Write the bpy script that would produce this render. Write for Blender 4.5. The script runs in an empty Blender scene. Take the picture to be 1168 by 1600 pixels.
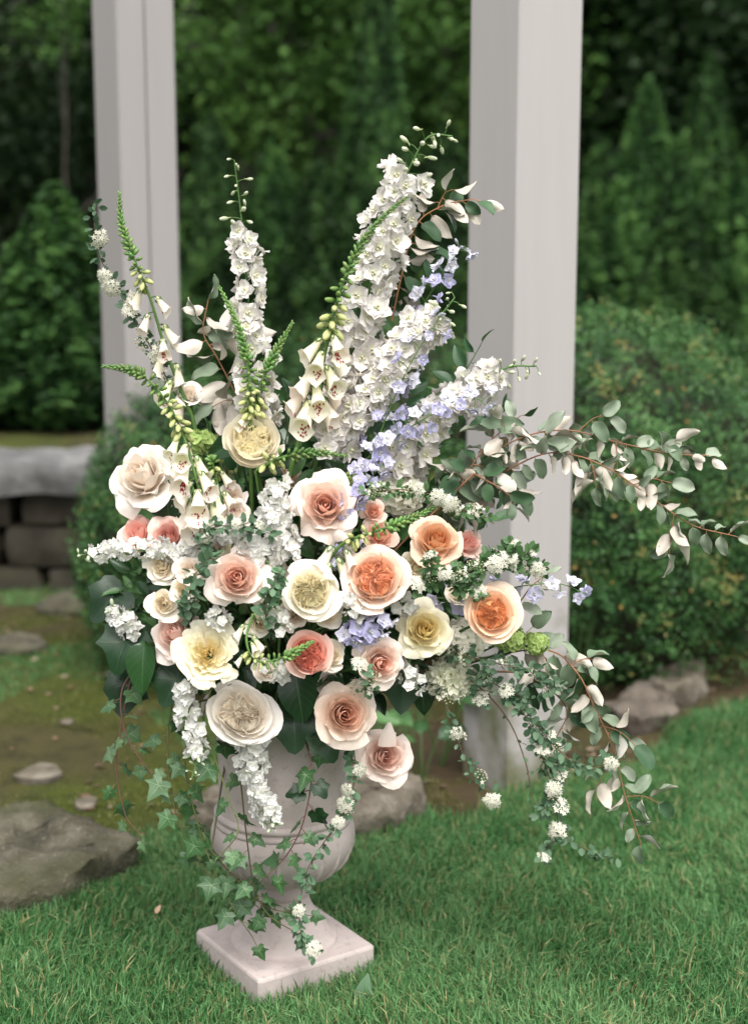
import bpy, math, random
import numpy as np
from mathutils import Vector, Matrix, noise as mnoise

# ------------------------------------------------------------------ camera, sky, sun, exposure
SC = bpy.context.scene
COL = SC.collection
CAM_H = 1.28
TILT = math.radians(9.7)
FPX = 800 / math.tan(math.radians(19.3))          # focal length in photo pixels (1168 x 1600)
cd = bpy.data.cameras.new('camera')
cd.sensor_fit = 'VERTICAL'; cd.sensor_height = 56.0; cd.lens = 28.0 / math.tan(math.radians(19.3))
cd.clip_start = 0.05; cd.clip_end = 400
cd.dof.use_dof = True; cd.dof.focus_distance = 2.44; cd.dof.aperture_fstop = 3.4; cd.dof.aperture_blades = 0
cam = bpy.data.objects.new('camera', cd); COL.objects.link(cam)
cam.location = (0, 0, CAM_H); cam.rotation_euler = (math.pi/2 - TILT, 0, 0)
SC.camera = cam

SUN_AZ = math.radians(-76)      # direction towards the sun in the ground plane (x east, measured from +x)
SUN_EL = math.radians(62)
w = bpy.data.worlds.new('World'); SC.world = w; w.use_nodes = True
nt = w.node_tree; nt.nodes.clear()
sky = nt.nodes.new('ShaderNodeTexSky'); sky.sky_type = 'NISHITA'; sky.sun_disc = False
sky.sun_elevation = SUN_EL; sky.sun_rotation = math.pi/2 - SUN_AZ
sky.air_density = 1.0; sky.dust_density = 4.0; sky.ozone_density = 0.6
hsv = nt.nodes.new('ShaderNodeHueSaturation'); hsv.inputs['Saturation'].default_value = 0.12
bgn = nt.nodes.new('ShaderNodeBackground'); bgn.inputs['Strength'].default_value = 0.15
wo = nt.nodes.new('ShaderNodeOutputWorld')
nt.links.new(sky.outputs[0], hsv.inputs['Color']); nt.links.new(hsv.outputs[0], bgn.inputs[0]); nt.links.new(bgn.outputs[0], wo.inputs[0])
sd = bpy.data.lights.new('sun', 'SUN'); sd.energy = 1.0; sd.angle = math.radians(45); sd.color = (1, .945, .87)
sun = bpy.data.objects.new('sun', sd); COL.objects.link(sun)
sdir = Vector((math.cos(SUN_EL)*math.cos(SUN_AZ), math.cos(SUN_EL)*math.sin(SUN_AZ), math.sin(SUN_EL)))
sun.rotation_euler = sdir.to_track_quat('Z', 'Y').to_euler(); sun.location = (3, -3, 6)
VS = SC.view_settings
VS.view_transform = 'Standard'; VS.look = 'None'; VS.gamma = 1.0; VS.use_curve_mapping = False; VS.exposure = 1.10
SC.cycles.use_denoising = True
SC.cycles.max_bounces = 8; SC.cycles.transmission_bounces = 4; SC.cycles.transparent_max_bounces = 4
SC.cycles.sample_clamp_indirect = 5.0

random.seed(5)
RNG = np.random.default_rng(11)
U = random.uniform

# ------------------------------------------------------------------ pixel <-> world
CT, ST = math.cos(TILT), math.sin(TILT)
CAMP = np.array([0, 0, CAM_H]); VIEW = np.array([0, CT, -ST])
def ray(x, y):
    a = (x-584)/FPX; b = -(y-800)/FPX
    return np.array([a, CT + b*ST, -ST + b*CT])
def atY(x, y, Y):
    d = ray(x, y); return CAMP + d*(Y/d[1])
def gnd(x, y, z=0.0):
    d = ray(x, y); return CAMP + d*((z-CAM_H)/d[2])
def mpp(p): return float(np.dot(np.asarray(p)-CAMP, VIEW))/FPX      # metres per photo pixel at p
URN = np.array([-0.165, 2.52, 0.0]); URN_TOP = 0.50
YC = URN[1]
def bulge(x, y):
    return 0.03 - 0.25*max(0.0, 1 - ((x-455)/400)**2 - ((y-980)/330)**2)
def at(x, y, off=None): return atY(x, y, YC + (bulge(x, y) if off is None else off))
def nrm(v):
    v = np.asarray(v, float); return v/(np.linalg.norm(v)+1e-12)

# ------------------------------------------------------------------ mesh helpers
class MB:
    def __init__(s): s.V=[]; s.F=[]; s.M=[]; s.C=[]; s.UV=[]; s.n=0
    def add(s, V, F, col=(1,1,1), m=0, uv=None):
        V = np.asarray(V, float); k = len(V)
        s.V.append(V)
        c = np.asarray(col, float)
        s.C.append(np.tile(c, (k,1)) if c.ndim == 1 else c)
        s.UV.append(np.zeros((k,2)) if uv is None else np.asarray(uv, float))
        n = s.n
        s.F.extend([tuple(i+n for i in f) for f in F]); s.M.extend([m]*len(F)); s.n += k
        return s
    def grid(s, P, col, m=0, uv=None, closed=False, flip=False):
        nv, nu = P.shape[:2]; F=[]
        for j in range(nv-1):
            for i in range(nu if closed else nu-1):
                a=j*nu+i; b=j*nu+(i+1)%nu; f=(a,b,b+nu,a+nu)
                F.append(f[::-1] if flip else f)
        c = np.asarray(col, float)
        if c.ndim == 3: c = c.reshape(-1,3)
        return s.add(P.reshape(-1,3), F, c, m, None if uv is None else uv.reshape(-1,2))
    def tube(s, pts, r, col=(1,1,1), m=0, seg=5):
        pts = np.asarray(pts, float); n=len(pts)
        r = np.broadcast_to(np.asarray(r, float), (n,))
        T = np.gradient(pts, axis=0); T /= np.linalg.norm(T, axis=1)[:,None]+1e-12
        up = np.array([0.31,0.22,0.92])
        A = np.cross(T, up); A /= np.linalg.norm(A,axis=1)[:,None]+1e-9; B = np.cross(T, A)
        th = np.linspace(0, 2*math.pi, seg, endpoint=False)
        P = pts[:,None,:] + r[:,None,None]*(np.cos(th)[None,:,None]*A[:,None,:] + np.sin(th)[None,:,None]*B[:,None,:])
        c = np.asarray(col, float)
        if c.ndim == 2: c = np.repeat(c, seg, axis=0)
        return s.grid(P, c, m, closed=True)
    def ell(s, c, rad, col, m=0, R=None, seg=6, rings=4):
        th = np.linspace(0,2*math.pi,seg,endpoint=False); ph = np.linspace(0,math.pi,rings+1)
        P = np.stack([np.sin(ph)[:,None]*np.cos(th)[None], np.sin(ph)[:,None]*np.sin(th)[None], np.broadcast_to(-np.cos(ph)[:,None],(rings+1,seg))],-1)*np.asarray(rad)
        if R is not None: P = P @ np.asarray(R).T
        return s.grid(P+np.asarray(c), col, m, closed=True)
    def mesh(s, name, mats, smooth=True):
        me = bpy.data.meshes.new(name)
        V = np.concatenate(s.V)
        me.from_pydata(V.tolist(), [], s.F)
        C = np.concatenate(s.C); C4 = np.ones((len(V),4)); C4[:,:3] = C
        ca = me.color_attributes.new('Col', 'FLOAT_COLOR', 'POINT'); ca.data.foreach_set('color', C4.ravel())
        UVv = np.concatenate(s.UV)
        ul = me.uv_layers.new(name='UVMap')
        li = np.empty(len(me.loops), dtype=np.int32); me.loops.foreach_get('vertex_index', li)
        ul.data.foreach_set('uv', UVv[li].ravel())
        for mm in (mats if isinstance(mats,(list,tuple)) else [mats]): me.materials.append(mm)
        me.polygons.foreach_set('material_index', s.M)
        me.polygons.foreach_set('use_smooth', [smooth]*len(me.polygons))
        me.update(); return me

def big_mesh(name, V, F, C, mat, smooth=False):
    """fast mesh from arrays; F is (n,3) or (n,4)"""
    me = bpy.data.meshes.new(name); n, k = F.shape
    me.vertices.add(len(V)); me.vertices.foreach_set('co', np.ascontiguousarray(V, dtype=np.float32).ravel())
    me.loops.add(n*k); me.loops.foreach_set('vertex_index', np.ascontiguousarray(F, dtype=np.int32).ravel())
    me.polygons.add(n); me.polygons.foreach_set('loop_start', np.arange(0, n*k, k, dtype=np.int32))
    me.update(calc_edges=True); me.validate()
    C4 = np.ones((len(V),4), dtype=np.float32); C4[:,:3] = C
    ca = me.color_attributes.new('Col', 'FLOAT_COLOR', 'POINT'); ca.data.foreach_set('color', C4.ravel())
    me.polygons.foreach_set('use_smooth', [smooth]*n)
    me.materials.append(mat); return me

def link(name, data, parent=None, M=None):
    o = bpy.data.objects.new(name, data); COL.objects.link(o)
    if parent is not None: o.parent = parent
    if M is not None: o.matrix_basis = M
    return o
def tag(o, label, cat, group=None):
    o['label'] = label; o['category'] = cat
    if group: o['group'] = group
    return o
def thing(name, label, cat, loc, group=None):
    o = link(name, None); o.location = tuple(loc); o.empty_display_size = .05
    return tag(o, label, cat, group)
def struct(o, kind='structure'): o['kind'] = kind; return o

def frame(z, up=(0,0,1), roll=0.0):
    z = nrm(z); x = np.cross(up, z)
    if np.linalg.norm(x) < 1e-4: x = np.cross((1,0,0), z)
    x = nrm(x); y = np.cross(z, x)
    c, s_ = math.cos(roll), math.sin(roll)
    return np.stack([c*x+s_*y, -s_*x+c*y, z], 1)
def M4(R, p, s=1.0):
    sc = np.broadcast_to(np.asarray(s, float), (3,))
    m = np.eye(4); m[:3,:3] = R*sc[None,:]; m[:3,3] = p
    return Matrix(m.tolist())
def spline(P, n):
    P = np.asarray(P, float)
    Q = np.vstack([2*P[0]-P[1], P, 2*P[-1]-P[-2]]); out=[]
    seg = len(P)-1
    for t in np.linspace(0, seg-1e-6, n*2):
        i=int(t); f=t-i; a,b,c,d = Q[i],Q[i+1],Q[i+2],Q[i+3]
        out.append(.5*((2*b)+(-a+c)*f+(2*a-5*b+4*c-d)*f*f+(-a+3*b-3*c+d)*f**3))
    out = np.array(out); L = np.r_[0, np.cumsum(np.linalg.norm(np.diff(out,axis=0),axis=1))]
    s = np.linspace(0, L[-1], n)
    return np.stack([np.interp(s, L, out[:,k]) for k in range(3)],1)

# ------------------------------------------------------------------ materials
def newmat(name):
    m = bpy.data.materials.new(name); m.use_nodes = True; t = m.node_tree; t.nodes.clear()
    return m, t, t.nodes, t.links
def vcol_sheet(name, trans=.35, rough=.5, spec=.3, veins=None, bump=0.0, nscale=300, var=.10, sheen=0.0, streak=False):
    """thin plant tissue: vertex colour, slight mottling, light passing through"""
    m,t,N,L = newmat(name)
    at_ = N.new('ShaderNodeAttribute'); at_.attribute_name = 'Col'
    tc = N.new('ShaderNodeTexCoord'); nz = N.new('ShaderNodeTexNoise'); nz.inputs['Scale'].default_value = nscale; nz.inputs['Detail'].default_value = 3
    if streak:
        uvn = N.new('ShaderNodeUVMap'); mpn = N.new('ShaderNodeMapping'); mpn.inputs['Scale'].default_value=(9,1.6,1); L.new(uvn.outputs[0], mpn.inputs[0])
        adn = N.new('ShaderNodeVectorMath'); oin = N.new('ShaderNodeObjectInfo'); scn = N.new('ShaderNodeMath'); scn.operation='MULTIPLY'; scn.inputs[1].default_value=50; L.new(oin.outputs['Random'], scn.inputs[0])
        L.new(mpn.outputs[0], adn.inputs[0]); L.new(scn.outputs[0], adn.inputs[1]); L.new(adn.outputs[0], nz.inputs['Vector'])
    else: L.new(tc.outputs['Object'], nz.inputs['Vector'])
    oi = N.new('ShaderNodeObjectInfo')
    mr = N.new('ShaderNodeMapRange'); mr.inputs[3].default_value = 1-var; mr.inputs[4].default_value = 1+var
    L.new(nz.outputs[0], mr.inputs[0])
    mr2 = N.new('ShaderNodeMapRange'); mr2.inputs[3].default_value = 1-var*1.2; mr2.inputs[4].default_value = 1+var*1.2
    L.new(oi.outputs['Random'], mr2.inputs[0])
    mul = N.new('ShaderNodeMath'); mul.operation='MULTIPLY'; L.new(mr.outputs[0], mul.inputs[0]); L.new(mr2.outputs[0], mul.inputs[1])
    vm = N.new('ShaderNodeVectorMath'); vm.operation='SCALE'; L.new(at_.outputs['Color'], vm.inputs[0]); L.new(mul.outputs[0], vm.inputs['Scale'])
    colout = vm.outputs[0]
    if veins:
        uv = N.new('ShaderNodeUVMap'); sx = N.new('ShaderNodeSeparateXYZ'); L.new(uv.outputs[0], sx.inputs[0])
        ab = N.new('ShaderNodeMath'); ab.operation='ABSOLUTE'; L.new(sx.outputs[0], ab.inputs[0])
        c1 = N.new('ShaderNodeMath'); c1.operation='LESS_THAN'; c1.inputs[1].default_value=.045; L.new(ab.outputs[0], c1.inputs[0])
        ma = N.new('ShaderNodeMath'); ma.operation='MULTIPLY_ADD'; ma.inputs[1].default_value=-.3; L.new(ab.outputs[0], ma.inputs[0]); L.new(sx.outputs[1], ma.inputs[2])
        mb_ = N.new('ShaderNodeMath'); mb_.operation='MULTIPLY'; mb_.inputs[1].default_value=7.0; L.new(ma.outputs[0], mb_.inputs[0])
        fr = N.new('ShaderNodeMath'); fr.operation='FRACT'; L.new(mb_.outputs[0], fr.inputs[0])
        c2 = N.new('ShaderNodeMath'); c2.operation='LESS_THAN'; c2.inputs[1].default_value=.09; L.new(fr.outputs[0], c2.inputs[0])
        c2b = N.new('ShaderNodeMath'); c2b.operation='MULTIPLY'; c2b.inputs[1].default_value=.6; L.new(c2.outputs[0], c2b.inputs[0])
        mx = N.new('ShaderNodeMath'); mx.operation='MAXIMUM'; L.new(c1.outputs[0], mx.inputs[0]); L.new(c2b.outputs[0], mx.inputs[1])
        fac = N.new('ShaderNodeMath'); fac.operation='MULTIPLY'; fac.inputs[1].default_value=veins[3]; L.new(mx.outputs[0], fac.inputs[0])
        mix = N.new('ShaderNodeMix'); mix.data_type='RGBA'; mix.inputs[7].default_value=(*veins[:3],1)
        L.new(fac.outputs[0], mix.inputs[0]); L.new(colout, mix.inputs[6]); colout = mix.outputs[2]
    p = N.new('ShaderNodeBsdfPrincipled'); p.inputs['Roughness'].default_value=rough; p.inputs['Specular IOR Level'].default_value=spec
    if sheen: p.inputs['Sheen Weight'].default_value=sheen
    L.new(colout, p.inputs['Base Color'])
    if bump:
        b = N.new('ShaderNodeBump'); b.inputs['Strength'].default_value=bump; b.inputs['Distance'].default_value=.002
        L.new(nz.outputs[0], b.inputs['Height']); L.new(b.outputs[0], p.inputs['Normal'])
    tr = N.new('ShaderNodeBsdfTranslucent'); L.new(colout, tr.inputs[0])
    ms = N.new('ShaderNodeMixShader'); ms.inputs[0].default_value=trans
    L.new(p.outputs[0], ms.inputs[1]); L.new(tr.outputs[0], ms.inputs[2])
    o = N.new('ShaderNodeOutputMaterial'); L.new(ms.outputs[0], o.inputs[0]); return m

def solid(name, cols, scale=6, rough=.85, bump=.4, bdist=.01, detail=6, spec=.25, speck=None, moss=None, vcol=False, stretch=None):
    """rough solid: several colours blended by noise, with relief"""
    m,t,N,L = newmat(name)
    tc = N.new('ShaderNodeTexCoord'); vec = tc.outputs['Object']
    if stretch:
        mp = N.new('ShaderNodeMapping'); mp.inputs['Scale'].default_value = stretch; L.new(vec, mp.inputs[0]); vec = mp.outputs[0]
    nz = N.new('ShaderNodeTexNoise'); nz.inputs['Scale'].default_value=scale; nz.inputs['Detail'].default_value=detail; nz.inputs['Roughness'].default_value=.62
    L.new(vec, nz.inputs['Vector'])
    cr = N.new('ShaderNodeValToRGB'); e = cr.color_ramp.elements
    n=len(cols)
    for i,c in enumerate(cols):
        pos = .3+.4*i/(max(1,n-1))
        if i<2: e[i].position=pos; e[i].color=(*c,1)
        else: k=e.new(pos); k.color=(*c,1)
    L.new(nz.outputs[0], cr.inputs[0]); out = cr.outputs[0]
    if vcol:
        a = N.new('ShaderNodeAttribute'); a.attribute_name='Col'
        vm = N.new('ShaderNodeMix'); vm.data_type='RGBA'; vm.blend_type='MULTIPLY'; vm.inputs[0].default_value=1
        L.new(out, vm.inputs[6]); L.new(a.outputs['Color'], vm.inputs[7]); out = vm.outputs[2]
    n2 = N.new('ShaderNodeTexNoise'); n2.inputs['Scale'].default_value=scale*9; n2.inputs['Detail'].default_value=4; L.new(vec, n2.inputs['Vector'])
    if speck:
        lt = N.new('ShaderNodeMapRange'); lt.inputs[1].default_value=.60; lt.inputs[2].default_value=.68; lt.inputs[4].default_value=speck[3]
        L.new(n2.outputs[0], lt.inputs[0])
        mx = N.new('ShaderNodeMix'); mx.data_type='RGBA'; mx.inputs[7].default_value=(*speck[:3],1); L.new(lt.outputs[0], mx.inputs[0]); L.new(out, mx.inputs[6]); out = mx.outputs[2]
    if moss:   # (r,g,b, threshold, amount, height below which it grows or None)
        n3 = N.new('ShaderNodeTexNoise'); n3.inputs['Scale'].default_value=moss[6] if len(moss)>6 else scale*.8; n3.inputs['Detail'].default_value=5; L.new(tc.outputs['Object'], n3.inputs['Vector'])
        mr = N.new('ShaderNodeMapRange'); mr.inputs[1].default_value=moss[3]; mr.inputs[2].default_value=moss[3]+.24; mr.inputs[4].default_value=moss[4]; 
        src = n3.outputs[0]
        if moss[5] is not None:
            sx = N.new('ShaderNodeSeparateXYZ'); L.new(tc.outputs['Object'], sx.inputs[0])
            hr = N.new('ShaderNodeMapRange'); hr.inputs[1].default_value=0; hr.inputs[2].default_value=moss[5]; hr.inputs[3].default_value=.30; hr.inputs[4].default_value=-.15; L.new(sx.outputs[2], hr.inputs[0])
            ad = N.new('ShaderNodeMath'); L.new(src, ad.inputs[0]); L.new(hr.outputs[0], ad.inputs[1]); src = ad.outputs[0]
        L.new(src, mr.inputs[0])
        mx = N.new('ShaderNodeMix'); mx.data_type='RGBA'; mx.inputs[7].default_value=(*moss[:3],1); L.new(mr.outputs[0], mx.inputs[0]); L.new(out, mx.inputs[6]); out = mx.outputs[2]
    p = N.new('ShaderNodeBsdfPrincipled'); p.inputs['Roughness'].default_value=rough; p.inputs['Specular IOR Level'].default_value=spec
    L.new(out, p.inputs['Base Color'])
    if bump:
        ad = N.new('ShaderNodeMath'); ad.operation='MULTIPLY_ADD'; ad.inputs[1].default_value=.35; L.new(n2.outputs[0], ad.inputs[0]); L.new(nz.outputs[0], ad.inputs[2])
        b = N.new('ShaderNodeBump'); b.inputs['Strength'].default_value=bump; b.inputs['Distance'].default_value=bdist
        L.new(ad.outputs[0], b.inputs['Height']); L.new(b.outputs[0], p.inputs['Normal'])
    o = N.new('ShaderNodeOutputMaterial'); L.new(p.outputs[0], o.inputs[0]); return m

MAT = dict(
    petal = vcol_sheet('petal', trans=.24, rough=.6, spec=.18, var=.035, nscale=1.0, bump=.35, streak=True),
    bell = vcol_sheet('foxglove_bell', trans=.25, rough=.45, spec=.3, var=.05, nscale=120),
    leaf = vcol_sheet('leaf', trans=.22, rough=.42, spec=.45, var=.18, nscale=40),
    ivy = vcol_sheet('ivy_leaf', trans=.12, rough=.30, spec=.5, var=.2, nscale=40, bump=.3),
    veined = vcol_sheet('veined_leaf', trans=.14, rough=.29, spec=.5, var=.18, nscale=40, veins=(.085,.16,.055,.5)),
    silver = vcol_sheet('silver_leaf', trans=.12, rough=.5, spec=.3, var=.10, nscale=12),
    stem = vcol_sheet('stem', trans=.0, rough=.5, spec=.3, var=.15, nscale=80),
    tiny = vcol_sheet('small_leaf', trans=.18, rough=.5, spec=.35, var=.22, nscale=30),
    hedge = vcol_sheet('hedge_leaf', trans=.15, rough=.38, spec=.3, var=.2, nscale=5),
    far = vcol_sheet('woodland_leaf', trans=.3, rough=.6, spec=.2, var=.25, nscale=1.5),
    grass = vcol_sheet('grass_blade', trans=.25, rough=.5, spec=.25, var=.2, nscale=4),
    stone_urn = solid('cast_stone', [(.37,.31,.29),(.46,.395,.37),(.53,.46,.435)], scale=9, rough=.9, bump=.5, bdist=.004, speck=(.34,.28,.26,.5), moss=(.27,.24,.18,.60,.5,None,5)),
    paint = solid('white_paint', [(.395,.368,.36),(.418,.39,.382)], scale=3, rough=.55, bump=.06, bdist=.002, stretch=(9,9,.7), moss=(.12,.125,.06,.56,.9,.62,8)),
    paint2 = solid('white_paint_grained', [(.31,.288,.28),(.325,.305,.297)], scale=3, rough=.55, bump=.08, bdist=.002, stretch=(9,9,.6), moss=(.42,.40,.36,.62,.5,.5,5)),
    rock = solid('grey_stone', [(.030,.028,.018),(.075,.068,.046),(.14,.125,.095)], scale=11, bump=.7, bdist=.02, speck=(.20,.19,.15,.5), moss=(.045,.052,.016,.52,.8,None,4)),
    rock_pale = solid('pale_stone', [(.06,.05,.035),(.14,.12,.09),(.27,.24,.20)], scale=12, bump=.7, bdist=.02, speck=(.16,.14,.11,.5), moss=(.09,.10,.04,.60,.7,None,5)),
    rock_pink = solid('pinkish_stone', [(.06,.048,.036),(.12,.10,.08),(.20,.17,.14)], scale=12, bump=.6, bdist=.02, moss=(.10,.12,.05,.60,.7,None,5)),
    wallstone = solid('wall_stone', [(.02,.017,.012),(.042,.036,.026),(.07,.06,.045)], scale=5, bump=.7, bdist=.02, moss=(.07,.08,.035,.56,.6,None,4)),  # tree shade over the wall is put into these dark tones
    capstone = solid('capstone', [(.07,.068,.065),(.15,.147,.145),(.27,.265,.26)], scale=6, bump=.7, bdist=.02, speck=(.12,.12,.11,.5), moss=(.16,.17,.12,.60,.6,None,4)),
    bark = solid('bark', [(.03,.026,.020),(.06,.052,.042),(.10,.09,.078)], scale=8, bump=.8, bdist=.02, stretch=(3,3,.6)),
    soil = solid('soil', [(.55,.55,.55),(1,1,1),(1.25,1.2,1.1)], scale=14, bump=.8, bdist=.015, vcol=True, detail=8),
    litter = vcol_sheet('dry_leaf', trans=.1, rough=.7, spec=.15, var=.25, nscale=20),
    core = solid('twiggy_core', [(.018,.022,.010),(.035,.035,.018)], scale=20, bump=.6, bdist=.02),
    foam = solid('floral_foam', [(.02,.05,.02),(.03,.07,.03)], scale=30, bump=.3),
)
def fade(a, b, t): return np.asarray(a, float)*(1-np.asarray(t)[...,None]) + np.asarray(b, float)*np.asarray(t)[...,None]

# ------------------------------------------------------------------ terrain
def sstep(x, a, b):
    t = np.clip((np.asarray(x, float)-a)/(b-a), 0, 1); return t*t*(3-2*t)
def wav(x, y, k, s=0.0):
    return (np.sin(x*k*1.3+s+1.7*np.sin(y*k*.7+s*2))+np.sin(y*k*1.1-s*1.3+1.3*np.sin(x*k*.9+s)))*.5
def ground_z(x, y):
    x = np.asarray(x, float); y = np.asarray(y, float)
    z = sstep(y, 6.2, 9.0)*.45 + np.maximum(0, y-9.5)*.26
    z = np.maximum(z, sstep(y, 5.62, 5.85)*.52*sstep(-x, .95, 1.1))
    z = z + .008*wav(x, y, 3.1) + .004*wav(x, y, 9.0, 2)
    z = z + .05*sstep(-x, .3, 1.2)*sstep(y, 3.2, 4.6)
    z = z + .10*wav(x, y, .9, 4)*sstep(y, 9, 14)
    return z
# lawn edge as a curve y_edge(x)
EDGE = np.array([gnd(*p)[:2] for p in [(0,1452),(200,1320),(300,1290),(550,1315),(700,1285),(830,1260),(930,1228),(1050,1165),(1168,1122)]])
def lawn_edge(x): return np.interp(x, np.r_[-6, EDGE[:,0], 3.0, 8], np.r_[2.6, EDGE[:,1], 4.9, 6.5])
def lawn_mask(x, y):
    return 1 - sstep(y - lawn_edge(x) + .10*wav(x, y, 7, 1) + .05*wav(x, y, 17, 3), -.08, .10)
xs = np.r_[np.linspace(-45,-4,24)[:-1], np.linspace(-4,-1.7,24)[:-1], np.linspace(-1.7,2.3,110)[:-1], np.linspace(2.3,6,24)[:-1], np.linspace(6,45,24)]
ys = np.r_[np.linspace(-12,1,10)[:-1], np.linspace(1,6.4,150)[:-1], np.linspace(6.4,16,60)[:-1], np.linspace(16,70,40)]
GX, GY = np.meshgrid(xs, ys); GZ = ground_z(GX, GY)
lm = lawn_mask(GX, GY)
mossc = np.array([.044,.056,.007]); dirt = np.array([.056,.039,.020]); lawnc = np.array([.035,.062,.018]); leafc = np.array([.034,.028,.020]); dark = np.array([.020,.018,.010])
mosst = np.clip(.5+.9*wav(GX,GY,4.5,6)+.5*wav(GX,GY,11,2), 0, 1)
left = sstep(-GX, -.15, .25)
behind = fade(fade(dirt, mossc, mosst*.35), fade(dirt*.8, mossc, .35+.65*mosst), left)
gc = fade(behind, lawnc, lm)
gc = fade(gc, fade(dark, leafc, np.clip(.55+.9*wav(GX,GY,1.1,3),0,1)), sstep(GY, 5.8, 7.5))
nyy, nxx = GX.shape
idx = np.arange(nyy*nxx).reshape(nyy,nxx)
F = np.stack([idx[:-1,:-1].ravel(), idx[:-1,1:].ravel(), idx[1:,1:].ravel(), idx[1:,:-1].ravel()],1)
ground = struct(link('ground', big_mesh('ground', np.stack([GX,GY,GZ],-1).reshape(-1,3), F, gc.reshape(-1,3), MAT['soil'], True)))

# lawn blades
def blades(n, x0, x1, y0, y1, hmin, hmax, wid, mask=None, dens=1.0, cols=None):
    x = RNG.uniform(x0,x1,n); y = RNG.uniform(y0,y1,n)
    keep = RNG.random(n) < (lawn_mask(x,y)*dens if mask is None else mask(x,y))
    # keep the urn plinth free
    ux = (x-URN[0]); uy = (y-URN[1]); a = math.radians(-56+90)
    lx = ux*math.cos(-a)-uy*math.sin(-a); ly = ux*math.sin(-a)+uy*math.cos(-a)
    keep &= (np.maximum(abs(lx),abs(ly)) > .122)
    x=x[keep]; y=y[keep]; n=len(x)
    h = RNG.uniform(hmin,hmax,n)*(1+.22*wav(x,y,8,2)+.18*wav(x,y,21,5)); az = RNG.uniform(0,2*math.pi,n); lean = RNG.beta(1.6,2.2,n)*1.25
    lx = np.cos(az)*lean+.15*wav(x,y,5,5); ly = np.sin(az)*lean+.15*wav(x,y,6,1)
    wv = RNG.uniform(.7,1.3,n)*wid; pa = RNG.uniform(0,math.pi,n); px=np.cos(pa)*wv*.5; py=np.sin(pa)*wv*.5
    z = ground_z(x,y)-.004
    b0 = np.stack([x-px,y-py,z],1); b1 = np.stack([x+px,y+py,z],1)
    mx = x+lx*h*.28; my = y+ly*h*.28; mz = z+h*.55
    m0 = np.stack([mx-px*.8,my-py*.8,mz],1); m1 = np.stack([mx+px*.8,my+py*.8,mz],1)
    tip = np.stack([x+lx*h*.85, y+ly*h*.85, z+h*np.maximum(.35, 1-.38*lean)],1)
    V = np.stack([b0,b1,m0,m1,tip],1).reshape(-1,3)
    i = np.arange(n)[:,None]*5
    F = np.concatenate([i+[[0,1,3]], i+[[0,3,2]], i+[[2,3,4]]],0)
    g = np.clip(RNG.normal(.5,.27,n)+.20*wav(x,y,2.7,1)+.17*wav(x,y,10,4)+.10*wav(x,y,31,6),0,1)
    c = fade((.026,.118,.028),(.155,.300,.118), g**1.2)
    if cols is not None: c = fade(cols[0], cols[1], g)
    yl = RNG.random(n) < .10; c[yl] = fade((.20,.21,.08),(.36,.32,.16), RNG.random(yl.sum()))
    return V, F, np.repeat(c,5,axis=0)
parts = [blades(340000, -1.0, 1.7, 2.05, 4.3, .026, .060, .0031),
         blades(60000, -2.2, 2.6, 1.3, 5.2, .025, .05, .0034, dens=.8),
         blades(90000, -1.6, .2, 2.9, 5.5, .012, .030, .003, mask=lambda x,y: (1-lawn_mask(x,y))*.8*(wav(x,y,4.1,8)+.3*wav(x,y,12,1)>.32)),
         blades(170000, -1.7, .35, 2.75, 5.5, .004, .011, .0042, mask=lambda x,y: (1-lawn_mask(x,y))*.95*(wav(x,y,4.5,6)+.6*wav(x,y,11,2)+.5*wav(x,y,29,3)>-.45), cols=((.034,.046,.005),(.115,.130,.022))),
         blades(60000, .3, 2.6, 3.2, 7.5, .010, .026, .0035, mask=lambda x,y: (1-lawn_mask(x,y))*.6*(wav(x,y,3.7,5)+.35*wav(x,y,11,1)>.35))]
off=0; VV=[];FF=[];CC=[]
for v,f,c in parts: VV.append(v); FF.append(f+off); CC.append(c); off+=len(v)
lawn = struct(link('lawn_grass', big_mesh('lawn_grass', np.concatenate(VV), np.concatenate(FF), np.concatenate(CC), MAT['grass'])), 'stuff')
lawn['label'] = 'short blue-green lawn grass around the urn'

# dry leaf litter and moss flecks
def scatter_bits(name, label, n, area, size, cols, mask):
    x = RNG.uniform(area[0],area[1],n); y = RNG.uniform(area[2],area[3],n); k = RNG.random(n) < mask(x,y); x=x[k]; y=y[k]; n=len(x)
    s = RNG.uniform(*size,n); a = RNG.uniform(0,6.28,n); el = RNG.uniform(.35,.8,n)
    z = ground_z(x,y)+.004+s*.1
    tz = RNG.uniform(-.35,.35,(n,4))*s[:,None]
    q = np.stack([np.cos(a)*s, np.sin(a)*s],1); r = np.stack([-np.sin(a)*s*el, np.cos(a)*s*el],1)
    c = np.stack([x,y],1)
    V = np.stack([c-q,c-r,c+q,c+r],1); V = np.concatenate([V,(z[:,None]+np.abs(tz))[...,None]],-1).reshape(-1,3)
    F = np.arange(n*4).reshape(n,4)
    C = np.array(cols)[RNG.integers(0,len(cols),n)]*RNG.uniform(.7,1.2,(n,1))
    o = struct(link(name, big_mesh(name, V, F, np.repeat(C,4,axis=0), MAT['litter'])), 'stuff'); o['label']=label; return o
scatter_bits('leaf_litter', 'dry brown leaves and chips strewn on the bare soil', 5200, (-2.2,2.8,2.9,7.2), (.006,.02),
             [(.20,.13,.08),(.28,.20,.13),(.14,.09,.06),(.36,.28,.20),(.10,.10,.05)], lambda x,y: (1-lawn_mask(x,y))*np.where(x>.3,.9,.28))
scatter_bits('lawn_flecks', 'yellowed fallen bits scattered over the lawn', 130, (-.8,1.5,2.2,4.2), (.004,.009),
             [(.45,.30,.10),(.40,.33,.18),(.30,.17,.07)], lambda x,y: lawn_mask(x,y))
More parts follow.
